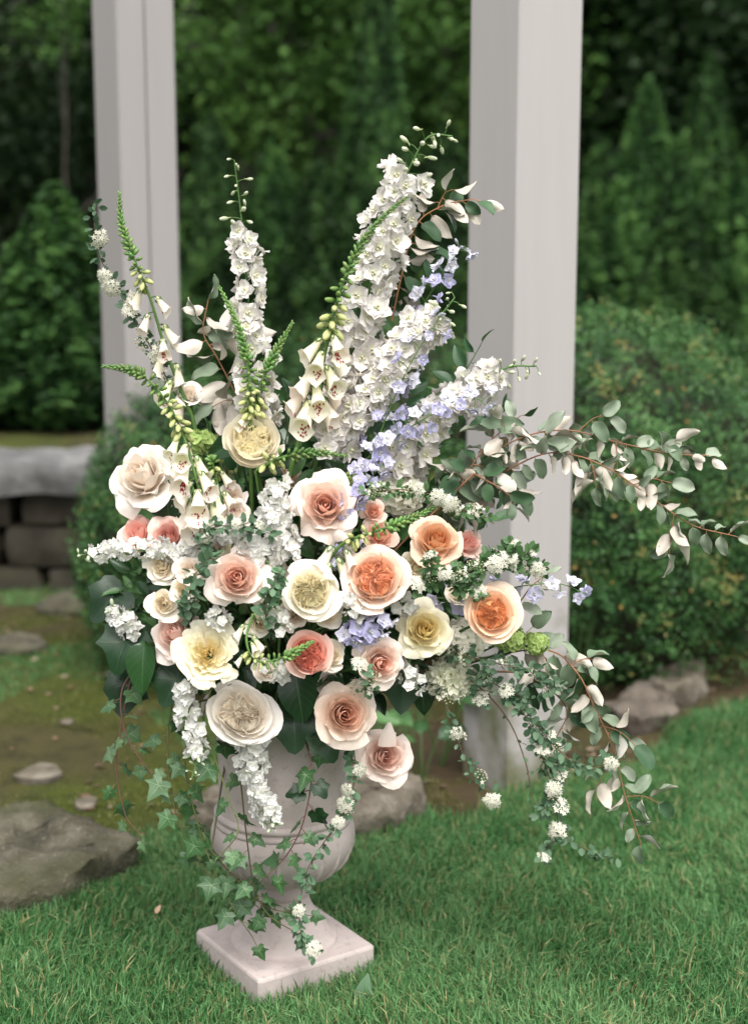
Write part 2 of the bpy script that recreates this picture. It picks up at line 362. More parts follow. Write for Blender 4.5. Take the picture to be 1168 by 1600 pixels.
o = scatter_bits('woodland_litter', 'brown fallen leaves on the wooded bank', 9000, (-9,9,6.5,26), (.04,.09),
             [(.06,.045,.03),(.09,.07,.052),(.04,.032,.022),(.035,.045,.018)], lambda x,y: np.full_like(x,.9))

# ------------------------------------------------------------------ rocks and wall
def rock_mesh(name, mat, outline, h, seed, top_tilt=(0,0), under=.85, rough=.02):
    """flat-topped stone from a ground outline (list of xy), uneven top and sides"""
    rs = np.random.default_rng(seed)
    P = np.array(outline, float); c = P.mean(0)
    Q = spline(np.vstack([np.c_[P, np.zeros(len(P))], [[*P[0],0]]]), 121)[:-1,:2]; Q = .5*Q+.5*np.stack([np.interp(np.linspace(0,len(P),120,endpoint=False), np.arange(len(P)+1), np.r_[P[:,k],P[0,k]]) for k in (0,1)],1)
    lv = [(under,-.06),(.96,.10),(.99,.3),(1.0,.5),(1.01,.68),(1.0,.84),(.965,.95),(.92,.99),(.85,1.0),(.77,1.01),(.68,1.02),(.58,1.0),(.48,1.01),(.38,1.02),(.28,1.03),(.18,1.02),(.08,1.02)]
    rows=[]
    for k,(s,t) in enumerate(lv):
        R = c+(Q-c)*s; z = np.full(len(R), t*h) if t>0 else np.full(len(R), t)
        z = z + (top_tilt[0]*(R[:,0]-c[0])+top_tilt[1]*(R[:,1]-c[1]))*max(t,0)
        rows.append(np.c_[R, z])
    P3 = np.array(rows)
    for idx_ in np.ndindex(P3.shape[:2]):
        p = Vector(P3[idx_])
        d = mnoise.noise_vector(p*7+Vector((seed*3.1,seed,0)))*rough + mnoise.noise_vector(p*19+Vector((seed,0,seed)))*rough*.40 + mnoise.noise_vector(p*47+Vector((0,seed,seed)))*rough*.22
        cell = mnoise.cell_vector(p*9+Vector((seed,seed,0))); d = d + (Vector(cell)-Vector((.5,.5,.5)))*rough*.25
        if idx_[0] > 0: P3[idx_] += np.array(d)*np.array([1,1,.8])
    b = MB(); b.grid(P3[:, ::1], (1,1,1), closed=True)
    n = P3.shape[1]; top = P3[-1].mean(0)
    b.add(np.vstack([P3[-1], top]), [(i,(i+1)%n,n) for i in range(n)])
    return b.mesh(name, mat, True)
def stone(name, label, mat, pts, h, seed, cat='rock', **kw):
    P = np.array(pts, float); c = P.mean(0); z = float(ground_z(c[0],c[1]))
    me = rock_mesh(name, mat, P-c, h, seed, **kw)
    o = link(name, me); o.location = (c[0], c[1], z); return tag(o, label, cat)
g2 = lambda *p: gnd(*p)[:2]
stone('boulder', 'wide flat grey boulder with mossy chipped edge lying in the grass', MAT['rock'],
      [(-1.25,2.60),(-.95,2.60),(-.74,2.68),(-.60,2.78),(-.50,2.90),(-.49,2.99),(-.60,3.05),(-.78,3.10),(-1.0,3.14),(-1.4,3.0)], .078, 3, top_tilt=(-.02,.05), rough=.045)
stone('rock', 'pale jagged flat rock in the grass behind the urn', MAT['rock_pale'],
      [(-.42,3.10),(-.2,3.06),(-.02,3.10),(.05,3.18),(.13,3.26),(.08,3.33),(-.15,3.33),(-.40,3.28)], .085, 8, top_tilt=(.05,0), rough=.045)
stone('edging_stone', 'grey squared edging stone at the foot of the near boxwood', MAT['rock_pale'],
      [g2(1010,1100),g2(1060,1112),g2(1098,1085),g2(1082,1045),(1.0,4.36),(.90,4.36)], .08, 12, rough=.035)
stone('edging_stone', 'low pinkish brown edging stone beside the grey squared one', MAT['rock_pink'],
      [g2(945,1128),g2(985,1148),g2(1040,1138),g2(1052,1108),g2(1000,1092)], .05, 15, rough=.035)
stone('edging_stone', 'small buff edging stone farthest along the hedge foot', MAT['rock_pink'],
      [(1.12,4.78),(1.24,4.72),(1.33,4.84),(1.26,5.0),(1.13,4.98)], .09, 19, rough=.02)
for i,(x,y,r,lab) in enumerate([(60,1215,.055,'pale flat pebble half sunk in the moss behind the boulder'),(105,1136,.02,'tiny tan pebble in the moss near the pale flat one'),(135,1255,.03,'light chip of stone close behind the boulder'),
                                (30,1040,.10,'low dark stone sunk in the moss before the wall'),(110,970,.13,'broad brown stone flush with the ground at the wall foot')]):
    p = gnd(x,y); a = np.linspace(0,2*math.pi,8)[:-1]
    stone('pebble' if r<.06 else 'sunken_stone', lab, MAT['rock_pale'] if r<.06 else MAT['rock'], [(p[0]+r*math.cos(t)*U(.8,1.2), p[1]+r*1.1*math.sin(t)*U(.8,1.2)) for t in a], r*.35 if r<.06 else .03, 30+i, 'pebble' if r<.06 else 'rock', rough=r*.15)

def block(name, mat, c, size, seed, parent, rough=.018, n=5):
    """rough-hewn stone block: rounded box with uneven faces"""
    b = MB(); sx,sy,sz = np.array(size)/2
    g = np.linspace(-1,1,n+1)
    for ax in range(3):
        for sgn in (-1,1):
            A,B = np.meshgrid(g,g); P = np.zeros(A.shape+(3,)); P[...,ax]=sgn; P[...,(ax+1)%3]=A; P[...,(ax+2)%3]=B
            Q = P/np.maximum(1, np.linalg.norm(P,axis=-1,keepdims=True)**.16)
            Q = Q*np.array([sx,sy,sz])
            for id_ in np.ndindex(Q.shape[:2]):
                q = Vector(Q[id_]); Q[id_] += np.array(mnoise.noise_vector(q*6+Vector((seed,seed*2.3,0)))*rough+mnoise.noise_vector(q*17+Vector((seed,0,seed)))*rough*.5)
            b.grid(Q, (1,1,1), flip=(sgn<0))
    o = link(name, b.mesh(name, mat), parent); o.location = tuple(c); return o
wall = thing('stone_wall', 'low dry stone retaining wall with thick grey capstones', 'wall', (-1.9,5.58,0))
xw = 1.02; k=0
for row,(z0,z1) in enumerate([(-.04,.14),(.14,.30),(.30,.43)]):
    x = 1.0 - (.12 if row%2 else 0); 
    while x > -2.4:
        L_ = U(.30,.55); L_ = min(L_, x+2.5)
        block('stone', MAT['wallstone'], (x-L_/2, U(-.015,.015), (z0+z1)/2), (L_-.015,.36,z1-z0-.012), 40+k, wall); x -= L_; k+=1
x=1.04
for L_ in (.62,.78,.7,.75,.6):
    block('capstone', MAT['capstone'], (x-L_/2,-.02,.50+U(-.01,.01)), (L_-.012,.46,.13), 90+k, wall, rough=.032, n=7); x-=L_; k+=1

# ------------------------------------------------------------------ pergola posts
PYAW = math.radians(33)
def post(label, corner_xy, mat, boards, z0=-.25, size=.184, htop=2.6, name='pergola_post'):
    """corner_xy: the vertical edge facing the camera"""
    c,s_ = math.cos(PYAW), math.sin(PYAW)
    ex = np.array([c,s_]); ey = np.array([-s_,c])     # right face runs along ex from the corner, left face along ey
    base = np.array(corner_xy) + ex*size/2 + ey*size/2
    t = thing(name, label, 'post', (base[0],base[1],0)); t.rotation_euler=(0,0,PYAW)
    xs_ = [(-size/2,size/2)] if not boards else [(-size/2,-.0015-.004),(-.0015,size/2)]
    for i,(x0,x1) in enumerate(xs_):
        b = MB(); be=.004; y0,y1 = -size/2+(.0025 if i else 0), size/2
        ring = np.array([(x0+be,y0),(x1-be,y0),(x1,y0+be),(x1,y1-be),(x1-be,y1),(x0+be,y1),(x0,y1-be),(x0,y0+be)])
        zs = np.linspace(z0,htop,14)
        P = np.array([[(q[0],q[1],z) for q in ring] for z in zs]); b.grid(P,(1,1,1),closed=True)
        b.add(P[-1],[tuple(range(8))])
        o = link('shaft' if not boards else 'board', b.mesh('post_board', mat, False), t)
    return t
pc = gnd(792,1246)[:2]
post('square white post with mottled green foot beside the near boxwood', pc, MAT['paint'], False)
pl = atY(193,400,4.42)[:2]
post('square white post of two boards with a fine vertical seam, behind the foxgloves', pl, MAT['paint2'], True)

# ------------------------------------------------------------------ hedge, trees
def leaf_cloud(name, centers, normals, size, cols, mat, aspect=.55, spread=.9, cf=None):
    """folded rhombic leaves at centres, roughly facing normals"""
    n=len(centers); s = RNG.uniform(size[0],size[1],n)[:,None]
    d = normals + RNG.normal(0,spread,(n,3)); d /= np.linalg.norm(d,axis=1)[:,None]+1e-9
    a = np.cross(d, RNG.normal(0,1,(n,3))); a /= np.linalg.norm(a,axis=1)[:,None]+1e-9; b = np.cross(d,a)
    V = np.stack([centers-a*s*.5, centers-b*s*aspect*.5+d*s*.12, centers+a*s*.5, centers+b*s*aspect*.5+d*s*.12],1).reshape(-1,3)
    i = np.arange(n)[:,None]*4
    F = np.concatenate([i+[[0,1,2]], i+[[0,2,3]]],0)
    if cf is None: cf = RNG.random(n)
    ca = np.array(cols); k = np.clip(cf,0,.999)*(len(ca)-1); k0=k.astype(int); C = ca[k0]*(1-(k-k0)[:,None])+ca[np.minimum(k0+1,len(ca)-1)]*(k-k0)[:,None]
    return big_mesh(name, V, F, np.repeat(C,4,axis=0), mat)
def lumpy(d, k, seed):
    return np.array([mnoise.noise(Vector(q*k)+Vector((seed,seed*.7,seed*1.3))) for q in d])
def boxwood(label, c, rad, n, seed, size=(.011,.019), bright=1.0):
    """clipped boxwood: thousands of small leaves in tufts over a twiggy inside"""
    rad = np.array(rad)
    t = thing('boxwood_shrub', label, 'shrub', (c[0],c[1],float(ground_z(c[0],c[1]))))
    nt_ = n//14
    d = RNG.normal(0,1,(nt_,3)); d[:,2] = np.abs(d[:,2])*1.0-.95*RNG.random(nt_); d /= np.linalg.norm(d,axis=1)[:,None]
    r = 1 + .07*lumpy(d,3.0,seed) + .05*lumpy(d,8.0,seed+3); r *= 1-.20*RNG.random(nt_)**1.4
    ctr = d*r[:,None]*rad; ctr[:,2] += rad[2]*.62
    tone = np.clip(.44+.24*RNG.normal(0,1,nt_)+.38*lumpy(d,6,seed+9),0,1)
    T = np.repeat(ctr,14,axis=0)+RNG.normal(0,.014,(nt_*14,3)); N_ = np.repeat(nrm_rows(d/rad),14,axis=0)
    tn = np.clip(np.repeat(tone,14)*.8+RNG.random(nt_*14)*.2,0,.90); tn[RNG.random(len(tn))<.006]=.999
    k = T[:,2] > .02; T=T[k]; N_=N_[k]; tn=tn[k]
    B = bright*.80
    me = leaf_cloud('boxwood_leaves', T, N_, size, [(.010*B,.034*B,.011*B),(.022*B,.072*B,.020*B),(.045*B,.130*B,.034*B),(.085*B,.205*B,.055*B),(.14*B,.27*B,.085*B),(.42,.25,.08)], MAT['hedge'], spread=.55, cf=tn)
    struct(link('crown', me, t), 'stuff')
    b = MB(); dd = np.linspace(0,2*math.pi,22)[:-1]; ph = np.linspace(.12,2.75,11)
    P = np.array([[(math.sin(p)*math.cos(a)*rad[0]*.84, math.sin(p)*math.sin(a)*rad[1]*.84, math.cos(p)*rad[2]*.84+rad[2]*.62) for a in dd] for p in ph])
    P[...,2] = np.maximum(P[...,2], .03)
    b.grid(P,(1,1,1),closed=True,flip=True); b.add(P[0],[tuple(range(len(dd)))])
    link('branches', b.mesh('boxwood_inside', MAT['core']), t)
    b = MB()
    for a in np.linspace(0,6.28,7)[:-1]:
        b.tube(spline([(math.cos(a)*.03,math.sin(a)*.03,-.03),(math.cos(a)*rad[0]*.25,math.sin(a)*rad[1]*.25,.12),(math.cos(a)*rad[0]*.5,math.sin(a)*rad[1]*.5,.3)],6),[.02,.018,.016,.014,.012,.01])
    link('trunk', b.mesh('boxwood_trunk', MAT['bark']), t)
    return t
def nrm_rows(A): return A/(np.linalg.norm(A,axis=1)[:,None]+1e-9)
boxwood('large round clipped boxwood just behind the white post with the mottled foot', (.72,4.70), (.68,.68,.71), 110000, 3)
boxwood('boxwood farther along the hedge, merging with the larger round one', (1.70,5.9), (.72,.65,.46), 60000, 7)
boxwood('small dark boxwood ball growing between the stone wall and the urn', (-.56,4.42), (.35,.34,.58), 42000, 12)
boxwood('rounded boxwood with its top showing between the two posts behind the flowers', (.02,5.35), (.56,.42,.70), 50000, 15)

def conifer_mesh(seed, h, r, n):
    t = RNG.beta(1.1,1.7,n); a = RNG.uniform(0,2*math.pi,n)
    d = np.stack([np.cos(a),np.sin(a),t*2],1)
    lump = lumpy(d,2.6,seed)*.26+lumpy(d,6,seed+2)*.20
    rr = r*np.power(1-t,.72)*(.35+.65*np.minimum(1,t*5+.35))*(1+lump)*(1-.30*RNG.random(n)**1.6)
    P = np.stack([np.cos(a)*rr,np.sin(a)*rr,t*h+.06],1)
    Nn = np.stack([np.cos(a),np.sin(a),np.full(n,.55)],1)
    cf = np.clip(.42+lump*1.9+RNG.normal(0,.18,n),0,.999)  # light and shade put into leaf colour: bulges paler, hollows darker
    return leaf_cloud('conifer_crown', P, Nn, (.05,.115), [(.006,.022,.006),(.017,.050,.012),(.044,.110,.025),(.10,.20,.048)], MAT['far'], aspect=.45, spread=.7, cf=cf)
def trunk_mesh(h, r0, seed, limbs=0, mat=None):
    rs = random.Random(seed); b = MB()
    pts=[(0,0,-.15)]; x=y=0
    for k in range(1,7): x+=rs.uniform(-.05,.05)*h*.3; y+=rs.uniform(-.05,.05)*h*.3; pts.append((x,y,h*k/6))
    S = spline(pts,18); b.tube(S, np.linspace(r0,r0*.3,18), seg=8)
    for k in range(limbs):
        i = rs.randint(6,15); p=S[i]; a=rs.uniform(0,6.28); L_=h*rs.uniform(.22,.4)
        b.tube(spline([p,p+np.array([math.cos(a)*L_*.5,math.sin(a)*L_*.5,L_*.25]),p+np.array([math.cos(a)*L_,math.sin(a)*L_,L_*.65])],8), np.linspace(r0*.45,r0*.12,8), seg=6)
    return b.mesh('trunk', mat or MAT['bark']), S
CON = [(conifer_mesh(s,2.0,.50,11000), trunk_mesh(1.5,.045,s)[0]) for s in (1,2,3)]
def conifer(label, px, py_top, Y, wpx, v, gh=None):
    top = atY(px,py_top,Y); z0 = float(ground_z(top[0],Y)); h = top[2]-z0
    t = thing('conifer', label, 'conifer', (top[0],Y,z0), 'conifers screening the wood')
    s = wpx*1.35*mpp(top)
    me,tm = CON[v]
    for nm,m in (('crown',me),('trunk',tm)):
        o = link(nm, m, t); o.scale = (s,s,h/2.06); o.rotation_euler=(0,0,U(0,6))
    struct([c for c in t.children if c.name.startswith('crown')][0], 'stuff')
for a in [('tall narrow conifer, the highest one rising between the two posts',588,-90,9.4,150,0),
          ('slim conifer close beside the two-board post',330,175,9.0,150,1),
          ('short conifer tucked against the slim one, behind the tall delphinium',425,215,9.4,150,2),
          ('squat bushy conifer above the stone wall',85,285,6.35,250,1),
          ('low conifer at the outer end of the stone wall',-80,340,6.35,260,2),
          ('dark low conifer behind the middle boxwood',500,250,8.6,180,0),
          ('conifer half hidden behind the single-board post',700,190,9.3,170,1),
          ('bushy conifer filling between the two pointed ones',1062,215,8.8,150,0),('conifer leaning against the tallest pointed one',1150,255,8.7,160,1),('broad conifer below the first pointed one',975,265,8.6,160,2),('pointed conifer beside the single-board post above the hedge',940,215,9.0,150,2),
          ('tall pointed conifer above the large boxwood',1012,120,9.3,160,0),
          ('tallest pointed conifer on the hedge side of the wood',1108,85,9.6,160,1),
          ('conifer beyond the tallest pointed one',1190,200,9.2,170,2),
          ('low bushy conifer just behind the merging boxwood',1060,330,8.0,210,2),
          ('low dark conifer between the large boxwood and the pointed ones',940,350,8.3,190,1),
          ('small conifer behind the small dark boxwood ball',235,400,6.5,190,0),
          ('far small conifer by the slope edge beyond the wall',-150,250,9.6,220,0)]:
    conifer(*a)

def broadleaf_mesh(seed, n, h, r, cols, lo=.25):
    nb = 46; rs = np.random.default_rng(seed)
    cen = rs.normal(0,1,(nb,3)); cen /= np.linalg.norm(cen,axis=1)[:,None]; cen *= rs.uniform(.35,1,(nb,1))
    cen = cen*np.array([r,r,h*(1-lo)/2]) + np.array([0,0,h*(1+lo)/2])
    k = rs.integers(0,nb,n); P = cen[k]+rs.normal(0,1,(n,3))*np.array([.30,.30,.20])*r*.75
    tone = rs.random(nb)
    return leaf_cloud('broadleaf_crown', P, np.tile([0,0,1.],(n,1)), (.07,.15), cols, MAT['far'], aspect=.6, spread=.6, cf=np.clip(tone[k]*.6+rs.random(n)*.4,0,.999))
G1=[(.018,.050,.012),(.048,.115,.024),(.092,.20,.042),(.15,.28,.065)]
G2=[(.008,.019,.006),(.015,.036,.010),(.030,.066,.018)]
BL = [(broadleaf_mesh(1,9000,4.6,1.5,G1,.18), *trunk_mesh(4.2,.07,11,6)), (broadleaf_mesh(2,9000,6.5,2.0,G2,.30), *trunk_mesh(6,.13,12,7)), (broadleaf_mesh(3,7000,5.2,1.4,G1,.35), *trunk_mesh(4.8,.06,13,5))]
BL_SHRUB=(broadleaf_mesh(5,8000,3.8,1.5,G2,.05), *trunk_mesh(3.2,.06,15,6))
BL.append((broadleaf_mesh(4,420,5.2,.75,G1,.76), *trunk_mesh(4.9,.035,14,3)))
BL.append(BL_SHRUB)
def broadleaf(label, px, Y, v, s):
    p = atY(px,300,Y); z0=float(ground_z(p[0],Y)); t = thing('woodland_tree', label, 'tree', (p[0],Y,z0), 'trees of the wood behind')
    t.rotation_euler=(0,0,U(0,6)); t.scale=(s,s,s)
    struct(link('crown', BL[v][0], t),'stuff'); link('trunk', BL[v][1], t)
for a in [('dark thicket shrub above the outer end of the wall',-40,11.0,4,.75),('dark thicket shrub on the slope behind the squat conifer',70,12.6,4,.8),('dark thicket shrub behind the two-board post',230,12.8,4,.9),('dark thicket shrub behind the first pointed conifer',985,11.8,4,.95),('dark thicket shrub behind the tallest pointed conifer',1120,11.6,4,1.0),('dark thicket shrub at the far side of the hedge wood',1260,11.0,4,.95),('fresh green sapling just behind the short conifer',455,11.6,0,.72),('bright leafy sapling between the tall narrow conifer and the single-board post',690,11.4,0,.8),('light green leafy tree directly behind the tall narrow conifer',640,13.0,0,1.0),('light green leafy sapling beside the tall narrow conifer',470,14.0,2,.9),
          ('fresh green tree behind the pointed conifers of the hedge side',960,12.5,2,.95),('big dark tree at the back of the wood above the pointed conifers',1120,15.0,1,1.1),
          ('dark tree on the slope above the stone wall',40,15.5,1,.9),('spindly fresh green sapling overhanging beside the two-board post',105,9.6,3,.5),
          ('dark tree farther up the slope between the posts',330,19.0,1,1.1),('dark tree at the top of the slope',600,22.0,1,1.3),
          ('dark tree far up behind the single-board post',850,20.0,1,1.2),('dark tree at the outer edge of the hedge side wood',1290,16.0,1,1.1),
          ('dark tree at the outer edge of the wall side wood',-190,14.0,1,.9),
          ('pale green tree deep in the wood on the hedge side',1050,24.0,0,1.3),('fresh green tree deep behind the middle boxwood',720,17.0,0,1.1)]:
    broadleaf(*a)
for i,(px,Y,r,lab) in enumerate([(60,12.5,.10,'bare leaning trunk on the slope above the wall'),(425,16,.12,'grey bare trunk far between the posts'),(1000,13.5,.09,'thin grey trunk behind the pointed conifers'),(1140,14,.12,'dark trunk at the hedge side of the wood'),(900,16,.10,'slim trunk seen past the single-board post')]):
    p = atY(px,300,Y); me,S = trunk_mesh(7.0,r,60+i,5)
    t = link('bare_trunk', me); t.location=(p[0],Y,float(ground_z(p[0],Y))); t.rotation_euler=(U(-.08,.08),U(-.12,.12),U(0,6)); tag(t, lab, 'tree trunk')

# ------------------------------------------------------------------ urn
urn = thing('garden_urn', 'pinkish cast stone footed urn on a square plinth holding the flowers', 'urn', URN)
UR = math.radians(-56+90)
def lathe(name, prof, mat, parent, seg=56):
    b = MB(); th = np.linspace(0,2*math.pi,seg,endpoint=False)
    P = np.array([[(r*math.cos(a), r*math.sin(a), z) for a in th] for r,z in prof]); b.grid(P,(1,1,1),closed=True)
    return link(name, b.mesh(name, mat), parent)
b = MB(); S_=.121
def sq(s, z, be=.006):
    return [(-s+be,-s,z),(s-be,-s,z),(s,-s+be,z),(s,s-be,z),(s-be,s,z),(-s+be,s,z),(-s,s-be,z),(-s,-s+be,z)]
P = np.array([sq(S_,-.05),sq(S_,.050),sq(S_-.0015,.0535),sq(S_-.005,.056),sq(.02,.0565)]); b.grid(P,(1,1,1),closed=True); b.add(P[-1],[tuple(range(8))])
pb = link('plinth', b.mesh('plinth', MAT['stone_urn'], False), urn); pb.rotation_euler=(0,0,UR)
lathe('foot', [(.098,.052),(.099,.060),(.096,.067),(.088,.071),(.084,.073),(.079,.084),(.070,.095),(.060,.106),(.052,.119),(.047,.132),(.0455,.143)], MAT['stone_urn'], urn)
lathe('stem', [(.044,.140),(.049,.146),(.051,.152),(.049,.158),(.045,.162),(.047,.168),(.055,.175),(.060,.178)], MAT['stone_urn'], urn)
bowl = lathe('bowl', [(.05,.174),(.066,.179),(.086,.189),(.104,.203),(.118,.220),(.1275,.240),(.131,.256),(.130,.270),(.1265,.280),(.1215,.286)], MAT['stone_urn'], urn)
lathe('band', [(.118,.283),(.1235,.286),(.1250,.290),(.1235,.294),(.1195,.296),(.1195,.299),(.1235,.301),(.1245,.305),(.123,.309),(.117,.312)], MAT['stone_urn'], urn)
lathe('body', [(.1165,.308),(.1155,.33),(.1145,.37),(.1145,.41),(.117,.445),(.123,.470),(.134,.488),(.141,.496),(.1425,.503),(.140,.509),(.130,.510),(.118,.505),(.106,.47),(.10,.40)], MAT['stone_urn'], urn)
# shallow gadroon lobes on the underside of the bowl
for i in range(20):
    a = i*2*math.pi/20; b = MB()
    pr = [(.068,.183,.004),(.088,.193,.008),(.107,.208,.010),(.1195,.226,.0105),(.1265,.244,.007),(.1285,.254,.002)]
    pts = np.array([(r*math.cos(a),r*math.sin(a),z-.001) for r,z,_ in pr]); b.tube(pts,[q[2]*.55 for q in pr],seg=8)
    link('gadroon', b.mesh('gadroon', MAT['stone_urn']), bowl)
lathe('floral_foam', [(.102,.44),(.104,.49),(.07,.515),(.005,.52)], MAT['foam'], urn, 20)
MOUTH = np.array([URN[0], URN[1], .50])
def mouth():
    a=U(0,6.28); r=.085*math.sqrt(random.random()); return MOUTH+np.array([r*math.cos(a), r*math.sin(a), U(-.01,.01)])

# ------------------------------------------------------------------ roses
def bez(P, t):
    t=t[...,None]; P=[np.array(q) for q in P]
    return (1-t)**3*P[0]+3*(1-t)**2*t*P[1]+3*(1-t)*t*t*P[2]+t**3*P[3]
def petal_grid(R, H, flare, tipz, w, th0, rs, roll=0.0, point=0.0, skew=.05, wave=.02, nu=9, nv=8, edge=.22, z0=0.0):
    u = np.linspace(-1,1,nu)[None,:]; v = np.linspace(0,1,nv)[:,None]
    ph = rs.uniform(0,6.28,3); R *= rs.uniform(.93,1.07); H *= rs.uniform(.90,1.07); flare *= rs.uniform(.95,1.07); roll *= rs.uniform(.5,1.5)
    t = v*(1-edge*np.abs(u)**2.6)*np.ones_like(u)
    pr = bez([(.03*R,0),(R*.95,-.02*H),(R*1.0,H*.72),(R*flare,H*tipz)], t)
    rho, z = pr[...,0], pr[...,1]
    k = sstep(v,.5,1)*np.ones_like(u)
    th = u*w*(1-point*.45*k)*(1-.15*v)
    rho = rho*(1+skew*u) + roll*.16*R*k*np.abs(u)**2
    z = z - roll*.42*H*k*np.abs(u)**1.8 + wave*k*np.sin(2.6*u*2+ph[0]) + z0
    rho = rho + wave*1.1*k*np.sin(3.1*u+ph[1]) + wave*.5*k*np.sin(9*u+ph[2])*np.abs(u); z = z + wave*.5*k*np.sin(8*u+ph[1])
    if point>0:
        c = np.exp(-(u/.28)**2)*sstep(v,.7,1); rho = rho + .10*point*R*c; z = z - .06*point*c*roll
    a = th+th0
    P = np.stack([rho*np.cos(a), rho*np.sin(a), z],-1)
    uv = np.stack([u*np.ones_like(v), v*np.ones_like(u)],-1)
    return P, t, uv
def rose(label, x, y, rpx, kind, pal, face=(0,0), off=None, seed=0, name='garden_rose', squash=1.0, group=None):
    """pal: (inner, middle, outer) petal colours"""
    rs = np.random.default_rng(1000+seed)
    p = at(x,y,off); s = rpx*1.15*mpp(p)
    toc = nrm(CAMP-p); right = np.array([1,0,0.]); up = np.cross(toc,right)*-1; up = nrm(up) if up[2]>0 else -nrm(up)
    zd = nrm(toc + (face[0]+rs.uniform(-.12,.12))*right + (face[1]+.12+rs.uniform(-.1,.1))*up)
    R_ = frame(zd, roll=rs.uniform(0,6.28))
    calyx = p - zd*s*.68
    t = thing(name, label, 'rose', calyx, group)
    Mw = Matrix.Translation((0,0,0)) @ M4(R_, (0,0,0), s)
    ci,cm,co = [np.array(c) for c in pal]
    def pcol(q, tt):
        base = fade(ci,cm,np.clip(q*2,0,1)) if q<.5 else fade(cm,co,np.array(min(1,(q-.5)*2)))
        base = np.asarray(base).reshape(3)
        c = fade(np.clip(base*np.array([1.0,.96,.91]),0,1), np.clip(base*1.01,0,.97), sstep(tt,.15,.8))
        return c
    defs=[]
    if kind in ('tea','star','half'):
        n=31 if kind!='half' else 20
        st = 1.0 if kind=='star' else .5
        for i in range(n):
            q=i/(n-1)
            R = .05+.63*q**.80; H=.95-.36*q
            if q<.4: fl,tz,wd,ro,pt = .70+.75*q,1.0,1.5-.9*q,.08+.35*q,0
            elif q<.66: fl,tz,wd,ro,pt = 1.0+.5*(q-.4),1.0,1.12,.35+.3*st,.35*st
            else:
                g=(q-.66)/.34; fl,tz,wd,ro,pt = 1.15+.33*g,.94-.55*g,1.0,.5+.5*st,.8*st
            defs.append((q,petal_grid(R,H,fl,tz,wd,i*2.3999+rs.uniform(-.25,.25),rs,ro*rs.uniform(.6,1.3),pt,skew=.08*(1-.4*q),wave=.016+.036*q,edge=.22)))
        if kind=='half': pass
    elif kind in ('garden','cup'):
        ncl = int(rs.integers(4,7))
        # quartered heart of folded petals
        for c in range(ncl):
            a0 = c*2*math.pi/ncl+rs.uniform(-.3,.3); cj = rs.uniform(.85,1.15)
            for j,sz in enumerate((.035,.075,.115,.155,.20,.25)):
                nu,nv=11,5; tt=np.linspace(-1,1,nu)[None,:]; v=np.linspace(0,1,nv)[:,None]
                ang=tt*math.pi*.62
                e=-sz*1.45*cj*np.cos(ang+rs.uniform(-.25,.25))+.36+.04*rs.normal(); f_=sz*1.05*cj*np.sin(ang)*(1+.3*(1-np.cos(ang)))
                lean = 1+.22*(v-.5)
                e=e*(1+.10*(v-1)); f_=f_*lean
                top=.70-.014*j+rs.uniform(-.06,.05)+.03*np.sin(5*tt+rs.uniform(0,6))
                z=.25+v*(top-.25)*np.ones_like(tt)
                e=e+.045*np.sin(4*tt+rs.uniform(0,6))*v; f_=f_+.03*np.sin(5*tt+rs.uniform(0,6))*v
                X=e*math.cos(a0)-f_*math.sin(a0); Y_=e*math.sin(a0)+f_*math.cos(a0)
                P=np.stack([X,Y_,z],-1); uv=np.stack([tt*np.ones_like(v),v*np.ones_like(tt)],-1)
                defs.append((.06+.07*j,(P,v*np.ones_like(tt),uv)))
        for i in range(16):       # loose small petals standing in the heart
            a0=rs.uniform(0,6.28); r0=.42*math.sqrt(rs.random()); o0=rs.uniform(0,6.28); nu,nv=7,5; tt=np.linspace(-1,1,nu)[None,:]; v=np.linspace(0,1,nv)[:,None]
            L0=rs.uniform(.07,.15); cv=rs.uniform(-.09,.09)
            lx=tt*L0*(.6+.4*v); ly=cv*(1-tt**2)+.05*(v-.5)*rs.normal()+.02*np.sin(5*tt+rs.uniform(0,6))*v
            X=r0*math.cos(a0)+lx*math.cos(o0)-ly*math.sin(o0); Y_=r0*math.sin(a0)+lx*math.sin(o0)+ly*math.cos(o0); z=.38+v*(rs.uniform(.66,.76)-.38-.05*np.abs(tt)**2)
            defs.append((.05+.3*r0,(np.stack([X,Y_,z+0*X],-1),v*np.ones_like(tt),np.stack([tt+0*v,v+0*tt],-1))))
        for i in range(8):
            defs.append((.0,petal_grid(.05+.02*i,.66,.8,1.0,1.1,i*2.4,rs,.05,0,wave=.03)))
        for i in range(17):
            q=.45+.55*i/16
            op = 0 if kind=='cup' else 1
            R=.52+.27*(q-.45)/.55; H=.76-.16*(q-.45)/.55
            defs.append((q,petal_grid(R,H,1.0+(.10+.26*op)*(q-.5)*2,1.0-.50*op*max(0,q-.5)*2,1.0,i*2.3999+rs.uniform(-.2,.2),rs,.2+.5*op*(q-.45),0,skew=.06,wave=.03)))
    elif kind=='open':
        for i in range(60):
            q=i/59
            R=.03+.67*q**.9; H=.50-.12*q
            fl=.8+.65*q; tz=1.0-.55*q
            defs.append((q,petal_grid(R,H,fl,tz,.34+.30*rs.random(),i*2.3999+rs.uniform(-.4,.4),rs,.15,.0,skew=.04,wave=.04,edge=.15,nu=7)))
    elif kind=='spray':
        for i in range(22):
            q=i/21
            R=.05+.66*q**.8; H=.82-.28*q
            fl=.62+.78*q; tz=1.0-.40*q**2
            defs.append((q,petal_grid(R,H,fl,tz,1.25-.42*q,i*2.3999+rs.uniform(-.3,.3),rs,.15+.3*q,0,skew=.07,wave=.05,nu=8,nv=7)))
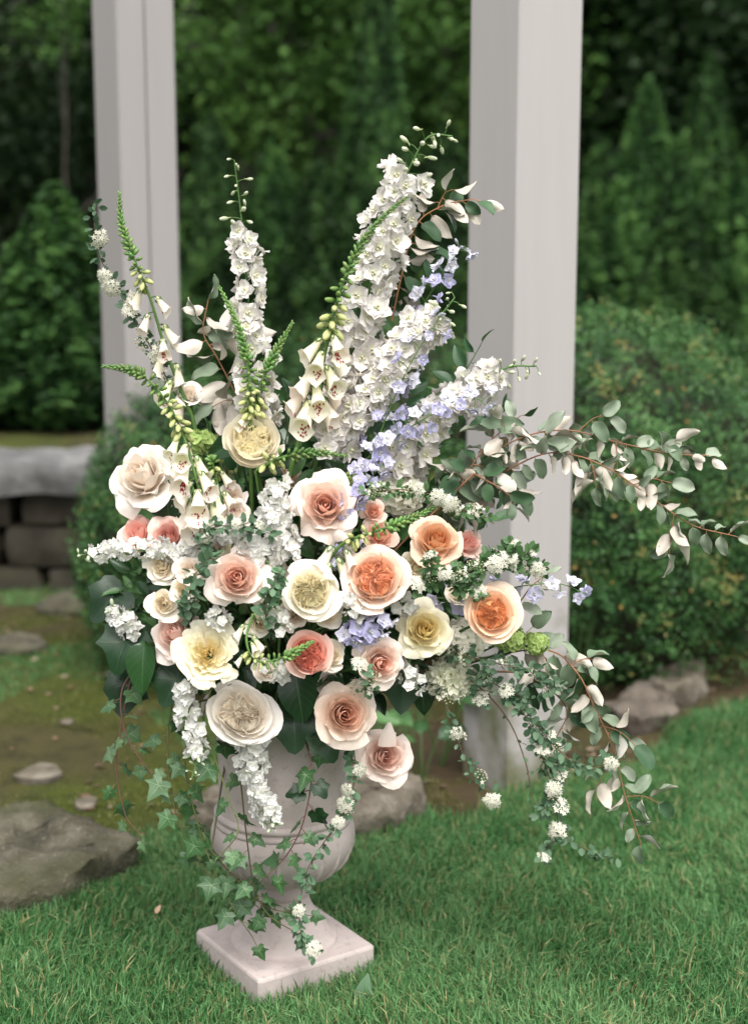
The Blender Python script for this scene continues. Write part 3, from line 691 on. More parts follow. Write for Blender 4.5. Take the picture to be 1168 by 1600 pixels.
    for q,(P,tt,uv) in defs:
        P = P*np.array([1,squash,1]); P[...,2] -= .68
        b=MB(); b.grid(P, pcol(q,tt), uv=uv)
        link('petal', b.mesh('petal', MAT['petal']), t, M4(R_, zd*s*.68, s))
    if kind in ('garden','cup'):     # filler dome added under the folds to keep their gaps from going dark
        b=MB(); b.ell((0,0,.36-.68),(.50,.50*squash,.14),np.clip(ci*1.02,0,.94),seg=14,rings=6); link('heart', b.mesh('heart', MAT['petal']), t, M4(R_, zd*s*.68, s))
    # calyx, sepals and stem into the urn
    b=MB(); b.ell((0,0,-.02),(.16,.16,.14),(.045,.10,.03))
    for i in range(5):
        a=i*1.2566; L_=np.linspace(0,1,5)[:,None]; wv=np.array([[-1,0,1]])*(.09*(1-L_)**.7)
        rr=.12+.42*L_; zz=-.02-.05*L_+.10*L_**2+0*wv
        P=np.stack([rr*math.cos(a)-wv*math.sin(a),rr*math.sin(a)+wv*math.cos(a),zz+0*rr],-1); b.grid(P,(.05,.12,.035))
    link('calyx', b.mesh('calyx', MAT['leaf']), t, M4(R_, (0,0,0), s))
    m = mouth(); b=MB(); mid = (calyx+m)/2 - zd*.05
    b.tube(spline([m-calyx, mid-calyx, -zd*s*.1],10), .0026, (.06,.12,.035)); link('stem', b.mesh('rose_stem', MAT['stem']), t)
    return t
CREAM=((.97,.88,.64),(.97,.91,.75),(.96,.91,.80)); BLUSH=((.96,.62,.50),(.97,.76,.66),(.97,.85,.77)); WHITEB=((.97,.84,.72),(.97,.88,.79),(.96,.89,.82))
PEACH=((.97,.54,.28),(.97,.66,.44),(.97,.77,.62)); PEACHB=((.97,.52,.31),(.97,.71,.55),(.97,.85,.76)); YEL=((.97,.80,.42),(.97,.88,.60),(.96,.91,.74))
PINK=((.94,.54,.46),(.95,.64,.56),(.96,.73,.65)); DUSTY=((.95,.68,.59),(.96,.77,.69),(.97,.84,.77)); CORAL=((.96,.45,.33),(.97,.61,.51),(.97,.77,.69)); SPRAY=((.97,.86,.66),(.97,.89,.75),(.96,.90,.80))
SALM=((.95,.55,.40),(.96,.65,.52),(.97,.75,.64))
ROSES = [
 ('cream white full rose held high above the others, below the thin delphinium spike',394,683,48,'cup',CREAM,(.05,.35),-.12),
 ('large blush white rose with pointed reflexed petals at the wall side',214,737,55,'star',WHITEB,(-.55,.45),-.06),
 ('star-shaped blush rose with a rosy pink heart in the middle',508,787,54,'star',BLUSH,(.05,.1),-.20),
 ('blush rose with a tight salmon pink heart beside the cream spray roses',369,901,48,'tea',BLUSH,(-.05,.05),-.25),
 ('cream rose with a ruffled buttery centre in the heart of the bouquet',484,923,41,'garden',CREAM,(.1,.1),-.26),
 ('full blush rose with a quartered bright peach centre',585,900,49,'garden',PEACHB,(.0,.12),-.24),
 ('apricot peach rose turned upward with a pink bud behind it',683,838,43,'tea',PEACH,(.15,.35),-.14),
 ('closed pink rose bud with a drooping leaf, behind the apricot rose',733,846,27,'half',PINK,(.5,.3),-.06),
 ('pale yellow rose with pointed outer petals above the carnation',664,981,46,'star',YEL,(.15,.0),-.20),
 ('orange peach ruffled rose next to the green snowball flowers',768,957,40,'garden',PEACH,(.1,.1),-.22),
 ('wide open pale yellow rose with many ragged petals',318,1021,53,'open',YEL,(-.1,-.05),-.25),
 ('dusty pink rose half hidden behind the wide open yellow one',268,988,42,'tea',DUSTY,(-.45,.1),-.18),
 ('coral pink cupped rose behind the tip of a nodding foxglove',482,1021,38,'cup',CORAL,(.1,-.05),-.26),
 ('blush rose under the lilac larkspur tuft',597,1036,39,'tea',BLUSH,(.15,-.1),-.23),
 ('broad white rose facing down over the urn body',374,1112,56,'garden',((.97,.88,.76),(.97,.90,.81),(.96,.90,.84)),(-.08,.05),-.22),
 ('large shell pink rose beside the big dark leaf',540,1116,52,'tea',((.96,.64,.49),(.97,.75,.62),(.97,.83,.72)),(.15,-.15),-.21),
 ('dusty blush rose hanging lowest, one petal standing up like an ear',603,1182,43,'tea',DUSTY,(.2,-.1),-.14),
 ('salmon rose seen from the side at the wall side',213,826,34,'half',PINK,(-.4,.5),-.07),
 ('salmon pink rose next to the side-on salmon one',264,834,34,'tea',PINK,(-.1,.3),-.10),
 ('salmon rose peeping out under the foxglove between the star rose and the apricot one',592,832,30,'half',SALM,(.1,.3),-.16),
 ('pale pink rose peeping out behind the buttery cream one',472,893,27,'tea',DUSTY,(-.1,.4),-.19),
 ('small salmon bud just above the full peach-centred rose',583,797,20,'half',SALM,(.0,.3),-.14),
]
for i,a in enumerate(ROSES): rose(*a, seed=i, squash=.80 if 'broad white' in a[0] else 1.0)
SPR = [
 ('round cream spray rose below the white stock on the wall side',250,884,28,'spray',SPRAY,(-.2,.1),-.16),
 ('cream spray rose just above the dusty pink rose',254,942,27,'spray',SPRAY,(-.25,.05),-.19),
 ('pale blush spray rose between the cream one and the salmon-hearted rose',296,888,25,'spray',WHITEB,(-.1,.2),-.19),
 ('half hidden cream spray rose under the pale blush one',283,918,20,'spray',SPRAY,(-.1,0),-.20),
 ('small ruffled blush spray rose under the spotted foxglove bells',364,773,23,'spray',WHITEB,(.1,.3),-.12),
 ('blush spray rose touching the spotted bells',328,800,24,'spray',BLUSH,(-.1,.2),-.12),
 ('blush spray rose below the ruffled small one',372,800,24,'spray',WHITEB,(.2,.1),-.14),
 ('cream frilled spray rose at the side of the coral cupped rose',521,1024,25,'spray',SPRAY,(.3,0),-.23),
 ('creamy frilled spray rose tucked under the buttery cream rose',513,958,26,'spray',SPRAY,(.2,-.1),-.22),
 ('blush spray rose at the lower side of the buttery cream rose',459,962,25,'spray',WHITEB,(-.1,-.1),-.23),
 ('cream spray rose beneath the salmon-hearted rose',405,975,22,'spray',SPRAY,(0,-.2),-.23),
 ('pale cream spray rose behind the full peach-centred rose',652,882,28,'spray',CREAM,(.2,.2),-.14),
 ('blush spray rose between the star-shaped rose and the high cream one',452,742,22,'spray',BLUSH,(-.05,.3),-.08),
 ('cream spray rose beside the orange peach rose',718,925,22,'spray',SPRAY,(.1,.2),-.15),
 ('pale blush spray rose under the coral cupped rose',517,1066,20,'spray',WHITEB,(.1,-.1),-.14),
 ('blush spray rose between the wide open yellow rose and the broad white one',415,1048,20,'spray',WHITEB,(.1,-.1),-.24),
 ('blush spray rose high under the leaning foxglove on the wall side',296,612,20,'spray',WHITEB,(-.1,.4),.0),
 ('cream spray rose at the back beside the lilac sprays',612,728,24,'spray',SPRAY,(.1,.4),-.02),
]
for i,a in enumerate(SPR): rose(*a, seed=100+i, name='spray_rose')
# the petal standing up on the lowest rose
low = [o for o in COL.objects if o.get('label','').startswith('dusty blush rose hanging')][0]
rs=np.random.default_rng(5); p=at(606,1142,-.15); b=MB()
u=np.linspace(-1,1,7)[None,:]; v=np.linspace(0,1,7)[:,None]; sc_=32*mpp(p)
P=np.stack([u*.42*np.sin(np.pi*(.35+.6*v))**.8*(1.15-v*.5)+.12*v,-.12*(1-u**2)+.0*v,v*1.25+0*u],-1)
b.grid(P*sc_, fade((.80,.64,.57),(.84,.76,.70),v*np.ones_like(u)))
lp=np.array(low.location); link('petal', b.mesh('petal', MAT['petal']), low, Matrix.Translation(tuple(at(604,1166,-.145)-lp)))

# ------------------------------------------------------------------ florets (shared meshes)
def petals5(n, w, cup, col_in, col_out, seed, frill=.0, nu=4, nv=4, L0=.1, jit=.15, tip=.0):
    rs=np.random.default_rng(seed); b=MB()
    for i in range(n):
        a=i*2*math.pi/n+rs.uniform(-.15,.15); u=np.linspace(-1,1,nu)[None,:]; v=np.linspace(0,1,nv)[:,None]
        wid=w*rs.uniform(.78,1.12)*np.sin(np.pi*(.12+.80*v**.9))**.8*(1+.10*np.sin(v*7+rs.uniform(0,6))); r=L0+(1-L0)*v*rs.uniform(.85,1.1)*(1-.12*u*u)
        cp=cup*rs.uniform(.5,1.4)
        z=cp*v**1.6 + rs.uniform(-.12,.22)*u*u*v + rs.uniform(-.15,.15)*u*v + frill*np.sin(u*5+rs.uniform(0,6))*v + rs.uniform(-jit,jit)*v
        P=np.stack([r*math.cos(a)-u*wid*math.sin(a), r*math.sin(a)+u*wid*math.cos(a), z+0*u],-1)
        b.grid(P, fade(col_in,col_out,sstep(v*np.ones_like(u),0,.6)))
    return b
def delph_floret(seed, cin, cout, bee):
    b=petals5(5,.50,.16,cin,cout,seed,.07,nu=5,nv=5,jit=.22)
    q=petals5(5,.40,.42,cin,cout,seed+90,.09,jit=.22)
    for V in q.V: V*=.70; V[:,2]+=.06
    n=b.n; b.V+=q.V; b.C+=q.C; b.UV+=q.UV; b.F.extend([tuple(i+n for i in f) for f in q.F]); b.M.extend(q.M); b.n+=q.n
    rs=np.random.default_rng(seed+50)
    for i in range(3):
        a=i*2.1+rs.uniform(0,1); b.ell((.13*math.cos(a),.13*math.sin(a),.14),(.10,.13,.16),bee,seg=5,rings=3)
    b.tube([(0,0,.05),(0,-.05,-.35),(0,.12,-.75)],[.13,.10,.03],cout,seg=5)
    return b.mesh('floret', MAT['petal'])
WH=(.78,.74,.71); WHG=(.80,.81,.62)
DW=[delph_floret(s,WHG,WH,(.78,.76,.56)) for s in range(6)]
LILA=(.66,.64,.80); LILB=(.76,.75,.85); LILC=(.54,.52,.75)
DL=[delph_floret(20+s,(.55,.55,.60),(LILA,LILB,LILC)[s%3],(.74,.72,.70)) for s in range(6)]
def stock_floret(seed):
    b=petals5(5,.55,.10,(.84,.85,.70),(.77,.75,.72),seed,.14,nu=5); 
    q=petals5(4,.42,.45,(.88,.87,.80),(.77,.76,.73),seed+5,.12)
    n=b.n; 
    for V,C in zip(q.V,q.C): V*=.62; V[:,2]+=.12
    for V,C,UVv in zip(q.V,q.C,q.UV): b.V.append(V); b.C.append(C); b.UV.append(UVv)
    b.F.extend([tuple(i+n for i in f) for f in q.F]); b.M.extend(q.M); b.n+=q.n
    return b.mesh('floret', MAT['petal'])
SF=[stock_floret(40+s) for s in range(5)]
def hyd_floret(seed, cin, cout): return petals5(4,.60,.12,cin,cout,seed,.04).mesh('floret', MAT['petal'])
HW=[hyd_floret(60+s,(.82,.82,.62),(.90,.87,.77)) for s in range(4)]
HG=[hyd_floret(70+s,(.26,.38,.09),(.38,.50,.17)) for s in range(4)]
HC=[petals5(5,.5,.5,(.78,.82,.56),(.88,.87,.72),80+s,.16,nu=6).mesh('floret', MAT['petal']) for s in range(4)]
def bud_mesh(col, tip, seed):
    b=MB(); b.ell((0,0,.9),(.42,.42,.9),fade(col,tip,np.linspace(0,1,5)[:,None]*np.ones((1,6))),seg=6,rings=4)
    b.tube([(0,0,.25),(.1,0,-.25),(.35,0,-.5)],[.2,.12,.04],col,seg=5)
    return b.mesh('bud', MAT['bell'])
BUDW=[bud_mesh((.42,.50,.24),(.78,.78,.64),0)]; BUDL=[bud_mesh((.36,.42,.30),(.55,.53,.68),1)]; BUDS=[bud_mesh((.30,.42,.20),(.72,.76,.60),2)]
def spike(name, label, cat, path, flor, n, s0, s1, size, ped, buds=None, nb=0, budsize=8, stemr=2.4, stemcol=(.085,.17,.045), from_urn=True, seed=0, camb=.45, group=None):
    """path: photo pixels (x,y,depth offset); florets between s0..s1 of the visible path, buds beyond"""
    rs=np.random.default_rng(seed+7)
    W=[at(*q) for q in path]; vis=spline(W,60); sc=mpp(vis[30])
    m=mouth(); base=m if from_urn else vis[0]
    t=thing(name,label,cat,base,group)
    full=np.vstack([spline([m,(m+W[0])/2+np.array([0,.01,.02]),W[0]],10)[:-1],vis]) if from_urn else vis
    b=MB(); b.tube(full-base,np.linspace(stemr*1.15,stemr*.45,len(full))*sc,stemcol)
    def place(s,i,L,meshes,nm,szpx):
        f=s*59; k=int(min(58,f)); p=vis[k]+(vis[k+1]-vis[k])*(f-k); tg=nrm(vis[k+1]-vis[k])
        toc=nrm(CAMP-p); a1=nrm(np.cross(tg,(.2,.1,.95))) if abs(tg[2])<.95 else nrm(np.cross(tg,(1,0,0))); a2=np.cross(tg,a1)
        an=i*2.39996+rs.uniform(-.35,.35); rad=nrm(a1*math.cos(an)+a2*math.sin(an)+camb*toc*rs.uniform(.4,1.2))
        q=p+rad*L*sc*rs.uniform(.55,1.3)+tg*L*sc*.25
        fc=nrm(rad+toc*.35+tg*.15+rs.normal(0,.36,3))
        b.tube(np.array([p,(p+q)/2+tg*L*sc*.1,q-fc*szpx*sc*.25])-base,[.8*sc,.7*sc,.7*sc],stemcol,seg=4)
        o=link(nm,meshes[rs.integers(0,len(meshes))],t,M4(frame(fc,roll=rs.uniform(0,6.28)),q-base,szpx*sc*rs.uniform(.78,1.18)))
    for i in range(n):
        f=i/max(1,n-1); s=s0+(s1-s0)*f
        place(s,i,ped*(1-.25*f),flor,'floret',size*(1-.22*f))
    for i in range(nb):
        f=i/max(1,nb-1); s=s1+(1-s1)*f*.99
        place(s,i,ped*(.62-.25*f),buds,'bud',budsize*(1-.4*f))
    link('stem',b.mesh('flower_stem',MAT['stem']),t); return t
spike('delphinium','slender white delphinium with round buds at its tip, above the high cream rose','delphinium',[(408,690,-.05),(402,600,-.05),(388,470,-.04),(378,350,-.03),(366,250,-.03)],DW,44,.04,.74,22,27,BUDW,15,9,seed=1)
spike('delphinium','tallest white delphinium, thick with florets and bending over at the budded tip','delphinium',[(505,690,-.02),(540,590,-.02),(575,460,-.02),(612,330,-.02),(648,245,-.02),(672,212,-.02),(706,213,-.02)],DW,84,.02,.80,25,36,BUDW,18,11,seed=2,stemr=3.2)
spike('delphinium','white delphinium arching in front of the lilac larkspur','delphinium',[(500,700,-.08),(545,655,-.08),(600,590,-.08),(655,525,-.07),(690,490,-.07),(710,465,-.07)],DW,66,.0,.86,23,32,BUDW,8,9,seed=3,stemr=3)
spike('delphinium','white delphinium leaning toward the post with pale green buds at the end','delphinium',[(600,730,-.03),(665,670,-.03),(730,610,-.03),(790,575,-.03),(838,572,-.03)],DW,46,.0,.76,22,29,BUDW,12,9,seed=4,stemr=3)
spike('delphinium','short white delphinium deep at the back of the bouquet','delphinium',[(590,800,.0),(625,760,.0),(650,725,.0)],DW,22,.1,1.0,20,20,seed=5)
spike('larkspur','airy lilac larkspur rising beside the post','larkspur',[(585,700,.03),(620,600,.03),(650,500,.03),(690,430,.03),(722,385,.03)],DL,28,.15,.98,15,22,BUDL,5,7,stemr=1.6,seed=6)
spike('larkspur','thin lilac larkspur threading through the arching white delphinium','larkspur',[(560,770,-.1),(600,660,-.11),(640,570,-.11),(690,490,-.1)],DL,16,.1,.97,14,24,BUDL,4,7,stemr=1.4,seed=31)
spike('larkspur','lilac larkspur arching low across the white florets','larkspur',[(540,745,-.1),(600,695,-.10),(670,650,-.10),(730,620,-.09),(768,640,-.09)],DL,22,.1,.96,15,24,BUDL,4,8,stemr=1.6,seed=7)
spike('larkspur','pale lilac larkspur with hanging bells above the star-shaped rose','larkspur',[(520,830,-.17),(548,790,-.16),(580,745,-.14),(600,725,-.13)],DL,14,.2,1,15,20,stemr=1.4,seed=8)
spike('larkspur','deep lilac larkspur tuft tucked beside the pale yellow rose','larkspur',[(520,1000,-.2),(560,985,-.22),(600,968,-.22)],DL,15,.25,1,18,20,stemr=1.4,seed=9)
spike('larkspur','lilac larkspur lying out sideways over the post foot side','larkspur',[(640,930,-.12),(720,935,-.12),(800,918,-.13),(870,912,-.14),(915,928,-.14)],DL,18,.1,1,16,20,stemr=1.4,seed=10)
spike('larkspur','few lilac florets half hidden around the full peach-centred rose','larkspur',[(500,890,-.2),(545,855,-.17),(565,850,-.16)],DL,7,.2,1,12,14,stemr=1.2,seed=11)
spike('stock_flower','white stock reaching out sideways at the wall side with buds at its tip','stock',[(330,868,-.12),(275,862,-.15),(205,860,-.15),(160,862,-.14),(124,868,-.14)],SF,40,.08,.90,14,15,BUDS,6,8,seed=12,stemcol=(.16,.26,.10))
spike('stock_flower','small tuft of white stock over the dark ivy leaves','stock',[(225,1000,-.13),(198,975,-.14),(176,952,-.14)],SF,15,.2,1,13,14,BUDS,4,7,seed=13,stemcol=(.16,.26,.10))
spike('stock_flower','white stock hanging down past the broad white rose, budded at the end','stock',[(300,1045,-.2),(288,1090,-.2),(298,1140,-.2),(308,1180,-.2),(300,1215,-.2)],SF,24,.1,.78,15,15,BUDS,9,7,seed=14,stemcol=(.16,.26,.10))
spike('stock_flower','long white stock hanging over the front of the urn','stock',[(390,1125,-.17),(392,1165,-.175),(398,1215,-.18),(415,1260,-.18),(428,1295,-.18)],SF,42,.1,.92,16,19,BUDS,6,8,seed=15,stemcol=(.16,.26,.10))
spike('stock_flower','upright white stock between the star-shaped rose and the salmon-hearted one','stock',[(440,890,-.2),(436,840,-.19),(432,790,-.18),(428,758,-.17)],SF,40,.05,1,16,22,seed=16,stemcol=(.16,.26,.10))
spike('stock_flower','white stock laid across above the salmon-hearted rose','stock',[(420,880,-.21),(380,840,-.2),(345,828,-.18),(305,840,-.16)],SF,34,.05,1,15,18,seed=17,stemcol=(.16,.26,.10))

for i,(pth,nf,lab) in enumerate([
    ([(540,960,-.2),(548,940,-.23),(560,958,-.24)],10,'little white stock tuft between the peach-centred rose and the lilac tuft'),
    ([(430,975,-.2),(432,950,-.24),(440,985,-.25)],9,'little white stock tuft under the salmon-hearted rose'),
    ([(640,930,-.14),(632,950,-.19),(622,935,-.2)],9,'little white stock tuft above the pale yellow rose'),
    ([(340,960,-.2),(336,965,-.23),(350,972,-.23)],8,'little white stock tuft above the wide open yellow rose'),
    ([(545,840,-.14),(530,850,-.18),(520,862,-.18)],9,'little white stock tuft below the star-shaped rose'),
    ([(430,1060,-.2),(440,1045,-.24),(420,1052,-.24)],8,'little white stock tuft above the big dark veined leaf'),
    ([(640,1010,-.15),(640,1070,-.18),(655,1060,-.18)],9,'little white stock tuft beside the carnation'),
    ([(300,760,-.02),(285,790,-.05),(300,770,-.05)],8,'little white stock tuft behind the spotted bells')]):
    spike('stock_flower',lab,'stock',pth,SF,nf,.3,1,13,15,seed=70+i,stemcol=(.16,.26,.10))
def cluster(name,label,cat,x,y,rpx,flor,n,szpx,off,seed,inner,squash=.8):
    rs=np.random.default_rng(seed); c=at(x,y,off); sc=mpp(c); m=mouth(); t=thing(name,label,cat,m)
    b=MB(); b.ell(c-m,(rpx*sc*.62,rpx*sc*.62,rpx*sc*.62*squash),inner,seg=10,rings=6); hub=link('flower_head',b.mesh('flower_head',MAT['leaf']),t)
    b=MB(); b.tube(spline([m-m,(c-m)*.5+np.array([0,.02,-.02]),c-m],8),2.4*sc,(.08,.15,.05)); link('stem',b.mesh('flower_stem',MAT['stem']),t)
    toc=nrm(CAMP-c)
    for i in range(n):
        z=1-2*(i+.5)/n; a=i*2.39996; d=np.array([math.sqrt(1-z*z)*math.cos(a),math.sqrt(1-z*z)*math.sin(a),z])
        if np.dot(d,toc)<-.55: continue
        q=c+d*np.array([1,1,squash])*rpx*sc*rs.uniform(.80,1.0)
        link('floret',flor[rs.integers(0,len(flor))],t,M4(frame(nrm(d+rs.normal(0,.25,3)),roll=rs.uniform(0,6)),q-m,szpx*sc*rs.uniform(.85,1.15)))
    return t
cluster('hydrangea','creamy white hydrangea head beside the orange peach rose','hydrangea',722,1000,40,HW,80,11,-.12,1,(.55,.55,.34))
cluster('hydrangea','white hydrangea head at the back above the small leaved spray','hydrangea',622,772,42,HW,80,11,-.03,2,(.55,.55,.38))
cluster('carnation','greenish white ruffled carnation under the pale yellow rose','carnation',706,1058,32,HC,60,15,-.12,3,(.45,.52,.25))
cluster('snowball_flower','bright green snowball flower touching the orange peach rose','snowball flower',796,998,24,HG,70,7,-.13,4,(.12,.24,.04))
cluster('snowball_flower','bright green snowball flower farther from the orange peach rose, among silvery leaves','snowball flower',836,1006,22,HG,65,7,-.12,5,(.12,.24,.04))
cluster('snowball_flower','pale green snowball flower behind the spotted foxglove bells','snowball flower',312,690,22,HG,50,9,-.03,6,(.2,.32,.08))
cluster('snowball_flower','small green snowball flower above the star-shaped rose','snowball flower',548,752,16,HG,34,8,-.09,7,(.12,.24,.04))

# ------------------------------------------------------------------ foxgloves
def bell_mesh(seed, col, lip):
    rs=np.random.default_rng(seed); b=MB(); seg=15; bend=rs.uniform(-.10,.06); wob=rs.uniform(.02,.06)
    pr=[(.02,0),(.10,.03),(.14,.12),(.135,.25),(.165,.45),(.215,.65),(.245,.82),(.28,.93),(.35,1.0)]
    th=np.linspace(0,2*math.pi,seg,endpoint=False); P=[];C=[]
    for k,(r,z) in enumerate(pr):
        f=k/(len(pr)-1); e=sstep(f,.75,1.0)
        zz=z+e*(.16*np.cos(th)+wob*np.cos(5*th+seed)+.03*np.cos(3*th+seed*2)); rr=r*(1+e*.12*np.cos(5*th)+.05*np.cos(2*th))
        P.append(np.stack([rr*np.cos(th)*(1-.08*f)+.02*f+bend*f*f,rr*np.sin(th)*1.08,zz],-1)); C.append(np.tile(fade(col,lip,np.array(sstep(f,.2,.9))),(seg,1)))
    b.grid(np.array(P),np.array(C),closed=True)
    for i in range(20):   # dark spots inside the lower lip
        a=rs.normal(0,.5); z=rs.uniform(.66,1.06); r=.205+.115*max(0,z-.66)/.4-.012; s=rs.uniform(.022,.045)
        ca,sa=math.cos(a),math.sin(a); c=np.array([r*ca*.92+.02+bend*min(1,z)**2,r*sa*1.08,z-.0]); e1=np.array([-sa,ca,0])*s; e2=np.array([.25*ca,.25*sa,.95])*s
        b.add([c-e1,c-e2*1.2,c+e1,c+e2*1.2],[(0,1,2,3)],(.30,.02,.03))
    return b.mesh('bell',MAT['bell'])
def calyx_mesh():
    b=MB()
    for i in range(5):
        a=i*1.2566; e1=np.array([-math.sin(a),math.cos(a),0])*.09; o=np.array([math.cos(a),math.sin(a),0])
        b.add([o*.03+[0,0,-.03]-e1*.5,o*.03+[0,0,-.03]+e1*.5,o*.175+[0,0,.12]+e1,o*.19+[0,0,.30],o*.175+[0,0,.12]-e1],[(0,1,2,3,4)],(.10,.20,.06))
    return b.mesh('calyx',MAT['leaf'])
CALYX=calyx_mesh()
BELL=[bell_mesh(s,c1,c2) for s,(c1,c2) in enumerate([((.78,.76,.46),(.90,.84,.70)),((.80,.76,.52),(.90,.81,.71)),((.82,.74,.56),(.91,.79,.71)),((.76,.76,.44),(.90,.86,.72)),((.80,.76,.50),(.91,.83,.74))])]
BELLG=[bell_mesh(9,(.50,.55,.22),(.72,.70,.42))]
def fbud(col,tip):
    b=MB(); b.ell((0,0,.5),(.24,.24,.52),fade(col,tip,np.linspace(0,1,6)[:,None]*np.ones((1,7))),seg=7,rings=5)
    for i in range(4):
        a=i*1.57; o=np.array([math.cos(a),math.sin(a),0]); e1=np.array([-math.sin(a),math.cos(a),0])*.12
        b.add([o*.05,o*.20+e1+[0,0,.2],o*.26+[0,0,.48],o*.20-e1+[0,0,.2]],[(0,1,2,3)],(.07,.16,.045))
    return b.mesh('bud',MAT['bell'])
FB=[fbud((.40,.48,.14),(.66,.66,.32))]; FBG=[fbud((.10,.22,.05),(.24,.36,.10))]
def foxglove(label,path,nbell,bellpx,nbud,budpx,ntip,seed,sb=(.05,.45),sm=.72,stemr=3.0,downx=0.0):
    rs=np.random.default_rng(seed+300); W=[at(*q) for q in path]; vis=spline(W,60); sc=mpp(vis[30]); m=mouth()
    t=thing('foxglove',label,'foxglove',m)
    full=np.vstack([spline([m,(m+W[0])/2+np.array([0,.01,.02]),W[0]],10)[:-1],vis])
    b=MB(); b.tube(full-m,np.linspace(stemr*1.2,stemr*.4,len(full))*sc,(.085,.17,.04),seg=6)
    tip=MB()
    def put(s,i,kind,f):
        g=s*59; k=int(min(58,g)); p=vis[k]+(vis[k+1]-vis[k])*(g-k); tg=nrm(vis[k+1]-vis[k]); toc=nrm(CAMP-p)
        a1=nrm(np.cross(tg,(.2,.1,.95))) if abs(tg[2])<.95 else nrm(np.cross(tg,(1,0,0))); a2=np.cross(tg,a1)
        an=i*2.39996+rs.uniform(-.4,.4); rad=nrm(a1*math.cos(an)+a2*math.sin(an)+.45*toc)
        dn=np.array([0,0,-1.])
        if kind=='bell':
            rad=nrm(rad-.40*toc+tg*.0); d=nrm(rad*.62+dn*1.0+toc*.32+rs.normal(0,.14,3)); L=bellpx*(1-.30*f)*rs.uniform(.85,1.1); 
            st=p+rad*9*sc; b.tube(np.array([p,st,st+d*3*sc])-m,1.1*sc,(.085,.17,.04),seg=4)
            # lower lip (local +x) to the ground side
            z=d; lx=nrm(dn-np.dot(dn,z)*z); ly=np.cross(z,lx); R_=np.stack([lx,ly,z],1)
            bl=link('bell',(BELL if budpx>0 else BELLG)[rs.integers(0,len(BELL if budpx>0 else BELLG))],t,M4(R_,st+d*2*sc-m,L*sc)); link('calyx',CALYX,bl)
        elif kind=='bud':
            d=nrm(rad*.9+dn*(.65-.5*f)+toc*.1+tg*.25*f+rs.normal(0,.12,3)); L=abs(budpx)*(1-.5*f); st=p+rad*3*sc
            b.tube(np.array([p,st])-m,.9*sc,(.085,.17,.04),seg=4)
            link('bud',(FB if f<.55 else FBG)[0],t,M4(frame(d,roll=rs.uniform(0,6)),st-m,L*sc))
            # small bract
            e=nrm(np.cross(d,toc)); q=p+rad*2*sc; tip.add(np.array([q-e*2*sc,q+rad*9*sc+tg*3*sc,q+e*2*sc])-m,[(0,1,2)],(.06,.14,.04))
        else:
            d=nrm(rad*(.85-.4*f)+tg*(.55+.5*f)+dn*.1); L=10.5*(1-.6*f)*sc
            R_=frame(d); tip.ell(p+d*L*.75-m,(L*.36,L*.36,L*.72),(.16+.07*rs.random(),.29+.08*rs.random(),.10),R=R_,seg=5,rings=3)
            e=nrm(np.cross(d,tg)); q=p-m; tip.add([q-e*L*.3,q+d*L*1.5+tg*L*.3,q+e*L*.3],[(0,1,2)],(.055,.13,.04))
    for i in range(nbell): f=i/max(1,nbell-1); put(sb[0]+(sb[1]-sb[0])*f,i,'bell',f)
    for i in range(nbud): f=i/max(1,nbud-1); put(sb[1]+(sm-sb[1])*f,i,'bud',f)
    for i in range(ntip): f=i/max(1,ntip-1); put(sm+(1-sm)*f*.995,i,'tip',f)
    link('stem',b.mesh('flower_stem',MAT['stem']),t)
    o=link('bud_tip',tip.mesh('bud_tip',MAT['leaf']),t); o['kind']='stuff'
    return t
foxglove('foxglove with a straight green tip, standing in front of the two-board post',[(300,650,.0),(262,555,-.0),(236,470,.0),(210,405,.0),(190,350,.0),(187,303,.0)],9,44,12,19,46,1,(.12,.60),.72)
foxglove('foxglove bending over sideways with a green tip, spotted cream bells at its foot',[(322,800,-.16),(306,745,-.15),(290,690,-.13),(268,640,-.12),(238,600,-.11),(205,578,-.11),(163,572,-.11)],15,56,26,21,46,2,(.0,.42),.78)
foxglove('foxglove cluster of blush cream bells low behind the spotted ones, over the blush spray roses',[(375,860,-.12),(352,800,-.12),(340,755,-.11),(330,715,-.1)],11,50,6,20,10,22,(.1,.85),.95)
foxglove('foxglove stalk of green buds in front of the slender delphinium',[(392,700,-.1),(390,630,-.1),(387,570,-.09),(372,510,-.09),(344,450,-.09)],2,34,22,20,60,3,(.05,.2),.52)
foxglove('foxglove bud stalk leaning away from the green budded one',[(396,700,-.09),(402,620,-.09),(425,560,-.08),(456,505,-.08)],2,34,18,22,50,4,(.1,.25),.58)
foxglove('tall foxglove with cream spotted bells leaning before the thickest delphinium',[(455,730,-.12),(470,680,-.12),(492,610,-.12),(510,540,-.12),(528,465,-.12),(556,395,-.11),(592,345,-.11),(634,308,-.11)],13,58,20,27,70,5,(.22,.47),.66,3.8)
foxglove('nearly level lime green foxglove tip beside the high cream rose',[(400,735,-.14),(440,715,-.15),(490,707,-.15),(540,712,-.15)],0,34,12,20,46,6,(.1,.12),.42)
foxglove('foxglove lying level above the full peach-centred rose, pale bells at its foot',[(510,880,-.2),(535,850,-.2),(580,832,-.2),(630,815,-.19),(688,788,-.18)],5,52,16,18,54,7,(.02,.25),.55)
foxglove('small nodding foxglove curling over the coral cupped rose',[(395,960,-.25),(385,1000,-.27),(400,1032,-.28),(440,1028,-.28),(487,1003,-.28)],4,30,20,15,36,8,(.1,.35),.70,2.2)

